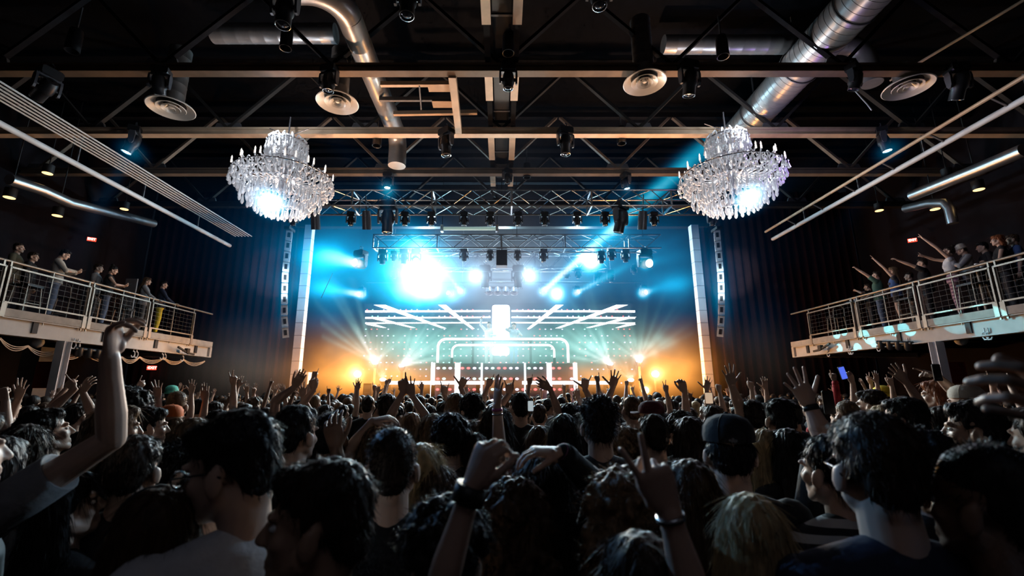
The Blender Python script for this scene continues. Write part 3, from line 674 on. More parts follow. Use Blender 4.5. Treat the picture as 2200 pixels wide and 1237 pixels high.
# the glowing centre tower: rounded white slabs
def rrect(x0, y0, x1, y1, r, n=5):
    pts = []
    for cx, cy, a0 in ((x1 - r, y1 - r, 0), (x0 + r, y1 - r, 90), (x0 + r, y0 + r, 180), (x1 - r, y0 + r, 270)):
        for i in range(n + 1): a = radians(a0 + 90 * i / n); pts.append((cx + r * cos(a), cy + r * sin(a)))
    return pts
def slab(x0, y0, x1, y1, r, Y):
    a, b = aty(x0, y1, Y), aty(x1, y0, Y)
    return G().prism(rrect(a.x, a.z, b.x, b.z, r), lambda p: (p[0], Y, p[1]), lambda p: (p[0], Y + .06, p[1]))
c = aty(1076, 690, 20.75)
t2 = thing('glowing_panel', 'tall rounded glowing white panel between the two performers', 'light panel', (c.x, 20.75, c.z))
part('panel', slab(1057, 655, 1095, 727, .12, 20.75), M['glow'], t2, smooth=False); part('back_plate', slab(1055, 653, 1097, 729, .14, 20.82), M['dark'], t2, smooth=False)
c = aty(1075, 752, 19.2)
# DJ riser
RZ = aty(1078, 781, 18.8).z
t = thing('performance_riser', 'tall dotted riser that the two performers stand on', 'riser', (0, 19.6, ST))
xa, xb = aty(930, 800, 18.6).x, aty(1238, 800, 18.6).x
M['dots2'] = dots_mat('riser_dot_panel', .245, .42, 3, .9, ((1, .10, .10), (.45, 1, .85), (.8, .7, 1)), base=(.05, .02, .03))
part('deck', G().box(((xa + xb) / 2, 19.7, RZ - .06), (xb - xa, 2.1, .12)), M['stage'], t, smooth=False)
part('dot_front', G().quad((xa, 18.68, ST), (xb, 18.68, ST), (xb, 18.68, RZ - .02), (xa, 18.68, RZ - .02)), M['dots2'], t, smooth=False)
for x in (xa, (xa + xb) / 2, xb): part('frame', G().box((x, 19.7, (ST + RZ) / 2), (.1, 2.0, RZ - ST)), M['dark'], t, smooth=False)
for px, w, m in ((930, 8, 'glow'), (983, 11, 'glow'), (1035, 4, 'dimglow'), (1128, 4, 'dimglow'), (1180, 10, 'glow'), (1236, 8, 'glow')):
    M.setdefault('dimglow', mat('dotted_led_column', (.8, .9, .95), .3, emit=(.7, .92, 1), es=1.6))
    x = aty(px, 800, 18.55).x
    part('light_column', G().box((x, 18.55, (ST + RZ) / 2), (w * 18.55 / FPX, .08, RZ - ST + .04)), M[m], t, smooth=False)
for x0, x1 in ((822, 1040), (1122, 1312)):
    a, b = aty(x0, 822, 18.3), aty(x1, 822, 18.3)
    g = G().cyl(a, b, .07, n=10); bt = thing('floor_light_bar', 'blazing white light bar low in front of the riser, %s' % ('left half' if x0 < 1000 else 'right half'), 'light bar', (a + b) / 2)
    part('tube', g, M['glow'], bt); [part('stand', G().box((a.x + (b.x - a.x) * u, a.y, (a.z + ST) / 2 - .04), (.14, .2, a.z - ST - .09)), M['dark'], bt, smooth=False) for u in (.06, .5, .94)]
# DJ table and arches
t = thing('dj_table', 'dark performance desk between the glowing arches and the performers', 'table', (0, 19.1, RZ))
part('top', G().box((0, 19.15, RZ + .98), (2.6, .6, .06)), M['stage'], t, smooth=False)
for x in (-1.2, 1.2): part('leg', G().box((x, 19.15, RZ + .475), (.08, .5, .95)), M['dark'], t, smooth=False)
part('mixer', G().box((0, 19.15, RZ + 1.05), (.5, .4, .08)).box((-.6, 19.15, RZ + 1.04), (.4, .4, .06)).box((.6, 19.15, RZ + 1.04), (.4, .4, .06)), M['fixture'], t, smooth=False)
part('front_lamp', slab(1057, 745, 1094, 763, .1, 18.84), M['glow'], t, 'glowing white rounded lamp on the desk front', smooth=False)
def arch(x0, x1, ytop, ybot, Y, r, R, label):
    a, b, tp = aty(x0, ybot, Y), aty(x1, ybot, Y), aty(x0, ytop, Y).z
    pts = [(a.x, Y, a.z)] + [(a.x + R - R * cos(u), Y, tp - R + R * sin(u)) for u in [i * pi / 12 for i in range(7)]] + [(b.x - R + R * sin(u), Y, tp - R + R * cos(u)) for u in [i * pi / 12 for i in range(7)]] + [(b.x, Y, b.z)]
    t = thing('light_arch', label, 'light arch', ((a.x + b.x) / 2, Y, RZ))
    part('tube', G().tube(pts, r, n=10), M['glow'], t)
    part('foot', G().box((a.x, Y, (RZ + a.z) / 2), (.1, .1, max(.04, a.z - RZ))).box((b.x, Y, (RZ + a.z) / 2), (.1, .1, max(.04, a.z - RZ))), M['dark'], t, smooth=False)
arch(940, 1221, 728, 779, 18.85, .05, .33, 'large glowing white arch standing on the riser')
arch(971, 1191, 741, 768, 18.8, .04, .26, 'smaller glowing white arch inside the large arch')
# floor lights on the stage
FANS = [(806, 779, 18.6), (863, 785, 18.6), (1311, 781, 18.6), (1373, 775, 18.6), (823, 815, 18.2), (1355, 816, 18.2)]
for (px, py, Y), lab in zip(FANS, ('fan beam light left of the riser, outer one', 'fan beam light left of the riser, inner one', 'fan beam light right of the riser, inner one', 'fan beam light right of the riser, outer one', 'low fan beam light at the left front of the stage', 'low fan beam light at the right front of the stage')):
    p = aty(px, py, Y); t = thing('beam_light', lab, 'stage light', p)
    part('head', G().lathe([(.02, -.22), (.1, -.2), (.15, -.08), (.15, -.02), (.13, -.01)], ax=(0, -.5, 1), n=16), M['fixture'], t, world=False)
    part('lens', G().ell((0, -.02, .0), (.12, .12, .06)), M['lens_on'], t, world=False)
    h = p.z - ST; part('stand', G().bar((0, .08, -.12), (0, .08, -h), .09, .09).box((0, .08, -h + .03), (.4, .3, .06)), M['fixture'], t, world=False, smooth=False)
for px, py, Y, lab in ((767, 803, 18.2, 'glowing orange lamp low at the left of the stage'), (1409, 803, 18.2, 'glowing orange lamp low at the right of the stage'), (1387, 838, 17.6, 'glowing orange lamp at the right front edge, just above the heads')):
    p = aty(px, py, Y); t = thing('amber_lamp', lab, 'stage light', p)
    part('lens', G().ell((0, 0, 0), (.13, .08, .13)), M['lens_amber'], t, world=False); part('housing', G().cyl((0, .05, 0), (0, .35, 0), .16, .12, n=14), M['fixture'], t, world=False)
    h = p.z - ST; part('stand', G().bar((0, .2, -.1), (0, .2, -h), .08, .08).box((0, .2, -h + .02), (.35, .35, .04)), M['fixture'], t, world=False, smooth=False)
for px, py, w, h, Y, lab in ((655, 808, .42, .5, 17.9, 'white electronics rack beside the left stage post'), (792, 832, .3, .75, 18.0, 'small black speaker on the left of the stage'), (640, 815, .35, .3, 18.2, 'equipment case behind the left stage post')):
    p = aty(px, py, Y); t = thing('equipment_rack', lab, 'rack', (p.x, Y, ST))
    hh = max(h, p.z + .15 - ST); part('case', G().box((p.x, Y, ST + hh / 2), (w, .4, hh)), M['pale'] if 'white' in lab else M['fixture'], t, smooth=False)
    part('front_panel', G().box((p.x, Y - .205, ST + hh / 2), (w * .85, .02, hh * .85)), M['steel'], t, smooth=False)
    for k in range(3): part('unit', G().box((p.x, Y - .22, ST + hh * (.3 + .2 * k)), (w * .8, .02, hh * .12)), M['yoke'], t, smooth=False)
# thin microphone-boom like pole against the blue glow
solo('thin_pole', G().cyl(aty(715, 586, 17.5), aty(690, 640, 17.5), .012, n=6), M['dark'], 'thin dark pole hanging at a slant in the cyan glow', 'pole')

# ================================================================== CHANDELIERS
def chandelier(px, py_top, py_bot, Y, label, seed):
    R_ = random.Random(seed); top, bot = aty(px, py_top, Y), aty(px, py_bot, Y)
    c = V((top.x, Y, bot.z)); H = top.z - bot.z; k = H / 2.0
    t = thing('chandelier', label, 'chandelier', c)
    P = lambda r, a, z: (r * k * cos(a), r * k * sin(a), z * k)
    part('stem', G().lathe([(.02, 2.6), (.02, 2.02), (.09, 1.98), (.05, 1.9), (.05, 1.75), (.14, 1.6), (.16, 1.5), (.06, 1.4), (.05, 1.2), (.12, 1.05), (.2, .95), (.1, .85), (.05, .5), (.02, .35)], n=16), M['chrome'], t, world=False)
    part('chain', G().tube([(0, 0, 2.02 * k), (0, 0, 2.5 * k)], .02, n=6).bar((-.5, 0, 2.2 * k), (0, 0, 2.0 * k), .015, .015).bar((.5, 0, 2.2 * k), (0, 0, 2.0 * k), .015, .015), M['chrome'], t, world=False)
    for r, z in ((1.10, .86), (.86, .62), (.52, .34), (.46, 1.76), (.34, 1.34)):
        part('hoop', G().tube([P(r, i * pi / 24, z) for i in range(48)], .018, n=5, closed=True), M['chrome'], t, world=False)
    cr = []      # crystal pendants: (r, a, ztop, length)
    for j in range(28):
        a = 2 * pi * j / 28; q = 1.10 if j % 2 else .96; z0 = .99 if j % 2 else 1.08
        arm = [P(.14, a, .92), P(.4, a, .74), P(.7, a, .76), P(.9, a, .88), P(q, a, z0 - .02)]
        part('arm', G().tube(arm, .02, n=5).tube([P(q - .25, a, .84), P(q - .3, a, .98), P(q - .18, a, 1.04), P(q - .12, a, .94)], .014, n=4), M['crystal'], t, world=False)
        part('candle_bulb', G().cyl(P(q, a, z0 - .05), P(q, a, z0 + .02), .022, n=8).lathe([(.012, .03), (.02, .05), (.018, .085), (.003, .125)], P(q, a, z0), n=8), M['candle'], t, world=False)
    for j in range(14):
        a = 2 * pi * j / 14
        part('upper_arm', G().tube([P(.06, a, 1.5), P(.26, a, 1.54), P(.42, a, 1.66), P(.46, a, 1.82), P(.36, a, 1.93), P(.26, a, 1.84)], .022, n=5), M['crystal'], t, world=False)
    def drop(g, r, a, z, L):
        x, y, _ = P(r, a, 0); zz = z * k
        for q in (.0, .08): g.octa((x, y, zz - q), .022, .036)
        g.lathe([(.006, .0), (.012, -.2), (.022, -.55), (.042, -.8), (.03, -.95), (.004, -1.)] if L < 0 else [(.005, -.16 * L), (.014, -.45 * L), (.034, -.75 * L), (.040, -.86 * L), (.026, -.97 * L), (.003, -1.03 * L)], (x, y, zz), n=6)
    strands = G()
    for j in range(32):                                     # swags and bead chains between the hoops
        a = 2 * pi * j / 32
        for (ra, za, rb, zb, n) in ((1.10, .84, .86, .60, 7), (.86, .60, .52, .34, 8), (.30, 1.30, .50, .98, 5), (.46, 1.78, .34, 1.36, 8), (.12, 1.98, .46, 1.80, 6)):
            for i in range(n):
                u = (i + .5) / n; s = .06 * 4 * u * (1 - u); strands.octa(P(ra + (rb - ra) * u, a + .04 * R_.uniform(-1, 1), za + (zb - za) * u - s), .03 * R_.uniform(.8, 1.2), .05)
    for j in range(40):
        a = 2 * pi * (j + .5) / 40
        for r, z, L in ((1.12, .84, .22), (1.0, .76, .24), (.72, .54, .32), (.64, .44, .3), (.45, .3, .28), (.48, 1.76, .30), (.40, 1.56, .26), (.34, 1.34, .26), (.85, 1.0, .16)):
            if r < .5 and j % 2: continue
            drop(strands, r * R_.uniform(.97, 1.03), a + R_.uniform(-.03, .03), z, L * R_.uniform(.85, 1.2))
    part('crystal_strands', strands, M['crystal'], t, world=False, smooth=False, stuff=True)
    for j in range(48):
        a = 2 * pi * j / 48; g = G(); drop(g, .86 if j % 2 else .54, a, .60 if j % 2 else .34, .42 if j % 2 else .36)
        part('crystal_drop', g, M['crystal'], t, world=False, smooth=False)
    return c, k
CH = [chandelier(620, 292, 458, 10.35, 'tiered crystal chandelier hung on the left side of the hall', 1), chandelier(1558, 282, 453, 10.35, 'tiered crystal chandelier hung on the right side of the hall', 2)]
# ================================================================== PEOPLE: one continuous skin per body, clothes and hair as children
def to_np(g): return np.array([tuple(v) for v in g.v], dtype=np.float64).reshape(-1, 3), [tuple(f) for f in g.f]
def np_mesh(name, pieces, mats, idx=None):
    """join (verts, faces) pieces into one mesh; idx: material slot per piece"""
    me = bpy.data.meshes.new(name); vs, lv, ls, mi, off = [], [], [], [], 0
    for k, (v, f) in enumerate(pieces):
        vs.append(v)
        if isinstance(f, np.ndarray): l = (f + off).ravel(); c = np.full(len(f), f.shape[1], dtype=np.int64)
        else: l = np.array([i + off for q in f for i in q], dtype=np.int64); c = np.array([len(q) for q in f], dtype=np.int64)
        lv.append(l); ls.append(c); mi.append(np.full(len(c), idx[k] if idx else 0)); off += len(v)
    vs = np.concatenate(vs); lv = np.concatenate(lv); ls = np.concatenate(ls); mi = np.concatenate(mi)
    me.vertices.add(len(vs)); me.vertices.foreach_set('co', vs.astype(np.float32).ravel())
    me.loops.add(len(lv)); me.loops.foreach_set('vertex_index', lv.astype(np.int32))
    me.polygons.add(len(ls)); st = np.concatenate(([0], np.cumsum(ls)[:-1])); me.polygons.foreach_set('loop_start', st.astype(np.int32))
    for m in (mats if isinstance(mats, (list, tuple)) else [mats]): me.materials.append(m)
    me.polygons.foreach_set('material_index', mi.astype(np.int32)); me.polygons.foreach_set('use_smooth', np.ones(len(ls), dtype=bool))
    me.update(calc_edges=True); me.validate(); return me
def remesh(g, vox, it=4, fac=.5):
    me = bpy.data.meshes.new('tmp'); me.from_pydata([tuple(v) for v in g.v], [], g.f); me.update()
    ob = bpy.data.objects.new('tmp', me); COL.objects.link(ob)
    md = ob.modifiers.new('r', 'REMESH'); md.mode = 'VOXEL'; md.voxel_size = vox; md.adaptivity = 0
    if it: sm = ob.modifiers.new('s', 'SMOOTH'); sm.iterations = it; sm.factor = fac
    ev = ob.evaluated_get(bpy.context.evaluated_depsgraph_get()); m2 = ev.to_mesh()
    v = np.empty(len(m2.vertices) * 3); m2.vertices.foreach_get('co', v); v = v.reshape(-1, 3)
    n = len(m2.polygons); lt = np.empty(n, dtype=np.int32); m2.polygons.foreach_get('loop_total', lt)
    li = np.empty(len(m2.loops), dtype=np.int32); m2.loops.foreach_get('vertex_index', li)
    if n and (lt == 4).all(): f = li.reshape(-1, 4).astype(np.int64)
    else:
        f = []; k = 0
        for c in lt: f.append(tuple(int(x) for x in li[k:k + c])); k += c
    ev.to_mesh_clear(); bpy.data.objects.remove(ob); bpy.data.meshes.remove(me)
    return v, f
NECK = V((0, -.01, 1.475))
_cache = {}
def cached(k, fn):
    if k not in _cache: _cache[k] = fn()
    return _cache[k]
def head_geo(vox, fem=False):
    g = G(); w = .94 if fem else 1.
    g.ell((0, -.012, 1.662), (.074 * w, .093, .083), nu=24, nv=16).ell((0, .028, 1.602), (.060 * w, .066, .090), nu=20, nv=14)
    for s in (-1, 1):
        g.rcone((s * .045 * w, .005, 1.575), (s * .012, .070, 1.538), .030, .020); g.ell((s * .038, .056, 1.605), (.024, .024, .024))
        g.rcone((s * .042, .078, 1.654), (s * .012, .088, 1.652), .010, .010, n=8); g.ell((s * .010, .099, 1.597), (.0085, .011, .007))
        g.ell((s * .082 * w, -.012, 1.612), (.010, .020, .033), Matrix.Rotation(radians(-22 * s), 3, 'Z') @ Matrix.Rotation(radians(8), 3, 'X')); g.ell((s * .073 * w, .002, 1.606), (.010, .012, .022))
    g.ell((0, .078, 1.536), (.022, .018, .018)); g.rcone((0, .090, 1.642), (0, .110, 1.602), .0085, .0135, n=10)
    g.rcone((-.017, .087, 1.569), (.017, .087, 1.569), .0075, .0075, n=8); g.rcone((-.013, .087, 1.557), (.013, .087, 1.557), .0085, .0085, n=8)
    r = .046 if fem else .057
    g.rcone((0, -.030, 1.38), (0, -.014, 1.575), r + .008, r, n=16); g.ell((0, -.045, 1.56), (.045, .04, .05))
    v, f = remesh(g, vox, 3, .5)
    for s in (-1, 1):                                           # eye sockets
        c = np.array((s * .031 * w, .096, 1.632)); d = np.linalg.norm((v - c) * (1, .8, 1.3), axis=1); v[:, 1] -= .011 * np.exp(-(d / .017) ** 2)
    return v, f
def torso_rings(g, infl=0., fem=False, z0=.88, z1=1.44, n=22):
    R = [(.88, .170, .120, -.01), (.96, .168, .120, -.012), (1.06, .146, .104, -.005), (1.16, .152, .108, 0), (1.26, .166, .118, 0), (1.34, .172, .116, -.008), (1.40, .150, .092, -.014), (1.445, .105, .070, -.02)]
    if fem: R = [(z, rx * (1.0 if z < 1 else .86), ry * .92, y) for z, rx, ry, y in R]
    X, Y = V((1, 0, 0)), V((0, 1, 0))
    g.loft([g.ring((0, y, z), X, Y, rx + infl, ry + infl, n=n) for z, rx, ry, y in R if z0 - .001 <= z <= z1])
    w = .86 if fem else 1.
    for s in (-1, 1):
        g.rcone((s * .02, -.028, 1.455), (s * .165 * w, -.018, 1.400), .046 + infl, .050 + infl, n=14)
        g.ell((s * .07, -.055, 1.30), (.08 + infl, .055 + infl, .11))
        if fem: g.ell((s * .066, .072, 1.25), (.056 + infl, .052 + infl, .06))
    return g
def lower_geo(fem=False):
    g = torso_rings(G(), 0, fem, .88, 1.40)
    for s in (-1, 1):
        g.rcone((s * .085, -.01, .90), (s * .095, .01, .49), .086, .056, n=14).rcone((s * .095, .005, .49), (s * .10, -.03, .09), .055, .038, n=12)
        g.ell((s * .097, -.018, .36), (.048, .048, .11)); g.rcone((s * .10, -.05, .045), (s * .115, .14, .03), .040, .030, n=10)
        g.ell((s * .08, -.045, .90), (.083, .075, .09))
    return remesh(g, .016, 5)
def trousers_geo(fem=False):
    g = G(); X, Y = V((1, 0, 0)), V((0, 1, 0))
    g.loft([g.ring((0, -.012, z), X, Y, rx, ry, n=20) for z, rx, ry in ((.84, .178, .13), (.96, .176, .128), (1.02, .160, .115))])
    for s in (-1, 1):
        g.rcone((s * .085, -.01, .90), (s * .095, .01, .49), .094, .070, n=14).rcone((s * .095, .005, .49), (s * .10, -.025, .10), .070, .058, n=12); g.ell((s * .08, -.045, .90), (.092, .084, .095))
    return remesh(g, .017, 4)
def shoe_geo(s):
    g = G().rcone((s * .10, -.05, .05), (s * .117, .15, .04), .050, .042, n=12).ell((s * .10, -.04, .07), (.046, .055, .06)); g.box((s * .108, .04, .015), (.09, .27, .03))
    return g
def shirt_torso(fem=False, hem=.86):
    g = G(); X, Y = V((1, 0, 0)), V((0, 1, 0)); k = .88 if fem else 1.
    R = [(.86, .188, .150, -.012), (.96, .186, .146, -.014), (1.06, .172, .130, -.008), (1.16, .172, .128, 0), (1.26, .182, .136, 0), (1.34, .186, .131, -.006), (1.40, .164, .106, -.012), (1.445, .118, .083, -.02)]
    g.loft([g.ring((0, y, max(z, hem)), X, Y, rx * (k if z > 1 else .97), ry * (.95 if fem else 1), n=24) for z, rx, ry, y in R if z >= hem - .11])
    for s in (-1, 1):
        g.rcone((s * .02, -.028, 1.453), (s * .165 * k, -.018, 1.400), .058, .064, n=16); g.ell((s * .07, -.055, 1.30), (.092, .066, .12))
        if fem: g.ell((s * .066, .072, 1.25), (.066, .066, .075))
    g.lathe([(.062, 1.40), (.078, 1.44), (.074, 1.462), (.066, 1.468), (.058, 1.455)], (0, -.03, 0), n=20, caps=True)
    v, f = remesh(g, .012, 4)
    nz = np.sin(v[:, 0] * 23 + v[:, 2] * 9) * np.sin(v[:, 2] * 31 + v[:, 1] * 17) * .004 * np.clip((1.36 - v[:, 2]) * 5, 0, 1)
    v[:, 1] += nz; return v, f
# ---------------------------------------------------------------- hands
HP = {  # curl per finger (index..little) three joints, spread, thumb (spread, curl)
    'open': ([(4, 8, 6), (2, 6, 5), (3, 8, 6), (6, 10, 8)], (11, 2, -6, -15), (46, 12)),
    'wide': ([(-6, 4, 4), (-4, 3, 3), (-4, 4, 4), (-4, 6, 4)], (16, 4, -8, -22), (58, 5)),
    'flat': ([(2, 5, 4), (0, 4, 4), (2, 5, 4), (4, 8, 6)], (3, 1, -1, -3), (24, 18)),
    'relaxed': ([(18, 28, 18), (24, 32, 22), (28, 36, 24), (32, 40, 26)], (6, 1, -4, -9), (34, 25)),
    'droop': ([(38, 42, 20), (52, 40, 20), (58, 48, 24), (30, 26, 14)], (5, 1, -4, -12), (26, 30)),
    'fist': ([(78, 95, 55), (82, 98, 55), (84, 98, 55), (84, 95, 55)], (2, 0, -2, -4), (14, 62)),
    'hold': ([(48, 58, 35), (50, 60, 36), (52, 60, 36), (54, 58, 36)], (4, 1, -3, -6), (30, 40)),
    'point': ([(0, 4, 4), (80, 95, 55), (84, 96, 55), (84, 95, 55)], (4, 0, -2, -4), (16, 58)),
    'horns': ([(-2, 4, 4), (80, 95, 55), (84, 96, 55), (-2, 6, 6)], (10, 0, -2, -20), (20, 55)),
    'peace': ([(-2, 3, 3), (0, 4, 4), (82, 96, 55), (84, 95, 55)], (13, -11, -2, -4), (14, 60)),
    'shaka': ([(78, 90, 50), (82, 95, 55), (82, 95, 55), (0, 6, 6)], (3, 0, -2, -26), (62, 0)),
}
def hand_geo(g, Wr, D, Nn, side, pose, k=1.):
    """side +1: right hand. D: along the hand, Nn: way the palm faces"""
    D = V(D).normalized(); Nn = V(Nn); Nn = (Nn - D * Nn.dot(D)); Nn = Nn.normalized() if Nn.length > 1e-3 else basis(D)[0]
    T = D.cross(Nn) * side                                   # towards the thumb (checked for a right hand, palm forward, fingers up: thumb to the left)
    T = -T if False else T
    P = lambda x, y, z: V(Wr) + (T * x + Nn * y + D * z) * k
    X = T; Y = Nn
    g.loft([g.ring(P(x, 0, z), X, Y, rx * k, ry * k, n=14) for x, z, rx, ry in ((0, -.02, .026, .019), (0, .01, .029, .019), (.002, .035, .037, .017), (.002, .065, .042, .0145), (.001, .088, .042, .0135), (0, .100, .036, .010))])
    g.ell(P(.024, .008, .035), (.017 * k, .017 * k, .026 * k))
    cur, spr, (ts, tcur) = HP[pose]
    def rot(v, ax, a): return Matrix.Rotation(a, 3, ax) @ v
    for i, (bx, bz, L, r) in enumerate(((.031, .092, .073, .0088), (.0105, .097, .081, .0091), (-.0105, .094, .075, .0086), (-.030, .084, .059, .0076))):
        d = rot(D, Nn, radians(spr[i]) * (1 if (Nn.cross(D)).dot(T) > 0 else -1)); ax = d.cross(Nn)   # bends towards the palm
        p = P(bx, 0, bz); rr = r
        g.rcone(P(bx * .8, -.001, bz - .03), p, .0105 * k, r * 1.08 * k, n=8)
        for j, q in enumerate((.44, .31, .25)):
            d = rot(d, ax, radians(cur[i][j])); e = p + d * (L * q * k)
            g.rcone(p, e, rr * k, rr * .92 * k, n=8); p = e; rr *= .92
    d = (T * sin(radians(ts)) + D * cos(radians(ts)) + Nn * .25).normalized(); p = P(.026, .006, .026); rr = .0125
    ax = d.cross((Nn * .6 - T * .8).normalized())
    for j, L in enumerate((.040, .033, .027)):
        e = p + d * (L * k); g.rcone(p, e, rr * k, rr * .9 * k, n=8); p = e; rr *= .9
        if ax.length > 1e-3: d = rot(d, ax.normalized(), radians(tcur * (.5 if j == 0 else .6)))
def elbow_of(S, Wr, l1, l2, pole):
    S, Wr = V(S), V(Wr); d = Wr - S; L = d.length
    if L > (l1 + l2) * .995: k = L / ((l1 + l2) * .995); l1 *= k; l2 *= k
    a = (l1 * l1 - l2 * l2 + L * L) / (2 * L); h = sqrt(max(0, l1 * l1 - a * a)); n = d.normalized()
    q = V(pole) - n * V(pole).dot(n); q = q.normalized() if q.length > 1e-3 else V((0, -1, 0))
    return S + n * a + q * h
def arm_geo(side, spec, fem, vox):
    """spec: dict(w=wrist, e=elbow, d=hand direction, n=palm normal, p=pose) in the body's own frame"""
    w = .86 if fem else 1.; Wr = V(spec['w']); up = max(0., min(1., (Wr.z - 1.35) / .5))
    S = V((side * .180 * w * (1 - .10 * up), -.015, 1.392 + .035 * up))
    E = V(spec['e']) if spec.get('e') is not None else elbow_of(S, Wr, .285, .255, spec.get('pole', (side * .9, -.5, -.5 if up < .5 else -.1)))
    D = V(spec['d']) if spec.get('d') is not None else ((Wr - E).normalized() + V((0, 0, .25 * up)))
    t = .86 if fem else 1.
    g = G(); g.ell(S, (.056 * t, .055 * t, .058 * t)); g.rcone(S, S.lerp(E, .5), .052 * t, .047 * t, n=14); g.rcone(S.lerp(E, .5), E, .047 * t, .038 * t, n=14)
    m = E.lerp(Wr, .32); g.rcone(E, m, .039 * t, .041 * t, n=14); g.rcone(m, E.lerp(Wr, .72), .041 * t, .031 * t, n=14); g.rcone(E.lerp(Wr, .72), Wr, .031 * t, .0265 * t, n=12)
    hand_geo(g, Wr, D, spec.get('n', (0, 1, 0)), side, spec.get('p', 'relaxed'), .94 if fem else 1.)
    return remesh(g, vox, 2, .45), (S, E, Wr, D)
def sleeve(S, E, Wr, kind, fem):
    t = .9 if fem else 1.; g = G()
    if kind == 'none': return None
    S = V(S); x, y, d = basis(E - S)
    if kind == 'short':
        H = S.lerp(E, .62); rr = [(S - d * .05, .045), (S - d * .03, .064), (S, .070), (S.lerp(E, .3), .068), (H, .066), (H, .060), (H - d * .015, .05)]
        g.loft([g.ring(c, x, y, r * t, n=18) for c, r in rr])
    else:
        g.rcone(S - d * .02, S.lerp(E, .9), .070 * t, .054 * t, n=16); g.rcone(S.lerp(E, .92), E.lerp(Wr, .93), .055 * t, .040 * t, n=16); g.ell(E, (.056 * t,) * 3)
        x, y, d = basis(Wr - E); c = E.lerp(Wr, .95); g.loft([g.ring(c - d * .03, x, y, .042 * t, n=16), g.ring(c, x, y, .042 * t, n=16), g.ring(c, x, y, .03 * t, n=16)])
    return to_np(g)
# ---------------------------------------------------------------- hair and hats (around the head, before it turns)
def strand_geo(v, f, n, L, lift, grav, jit, r, seed, seg=4, keep=None):
    rg = np.random.default_rng(seed); tri = v[f[:, :3]]; nrm = np.cross(tri[:, 1] - tri[:, 0], tri[:, 2] - tri[:, 0]); ar = np.linalg.norm(nrm, axis=1) + 1e-12
    nrm /= ar[:, None]; cen = v[f].mean(axis=1); wgt = ar.copy()
    if keep is not None: wgt *= keep(cen, nrm)
    i = rg.choice(len(f), n, p=wgt / wgt.sum()); p = cen[i] + rg.normal(0, .002, (n, 3)); N_ = nrm[i]
    down = np.array((0, 0, -1.)); fl = down - N_ * (N_ @ down)[:, None]; fl /= np.linalg.norm(fl, axis=1)[:, None] + 1e-6
    back = np.zeros((n, 3)); back[:, 1] = -.4
    d = N_ * lift + fl * (1 - lift) + back * .3 + rg.normal(0, jit, (n, 3)); d /= np.linalg.norm(d, axis=1)[:, None]
    Ls = L * rg.uniform(.5, 1.25, n) / seg; pts = [p]
    for k in range(seg):
        d = d + rg.normal(0, jit * .6, (n, 3)) + np.array((0, 0, -grav)); d /= np.linalg.norm(d, axis=1)[:, None]; pts.append(pts[-1] + d * Ls[:, None])
    a = np.cross(d, rg.normal(0, 1, (n, 3))); a /= np.linalg.norm(a, axis=1)[:, None] + 1e-9; b = np.cross(d, a)
    V_, F_ = [], []
    for k, q in enumerate(pts):
        rr = r * (1 - .8 * k / seg)
        for m in range(3): V_.append(q + rr * (a * cos(2 * pi * m / 3) + b * sin(2 * pi * m / 3)))
    V_ = np.stack(V_, axis=1).reshape(-1, 3); base = np.arange(n) * (3 * (seg + 1))
    for k in range(seg):
        for m in range(3): F_.append(np.stack([base + 3 * k + m, base + 3 * k + (m + 1) % 3, base + 3 * k + 3 + (m + 1) % 3, base + 3 * k + 3 + m], axis=1))
    return V_, np.concatenate(F_)
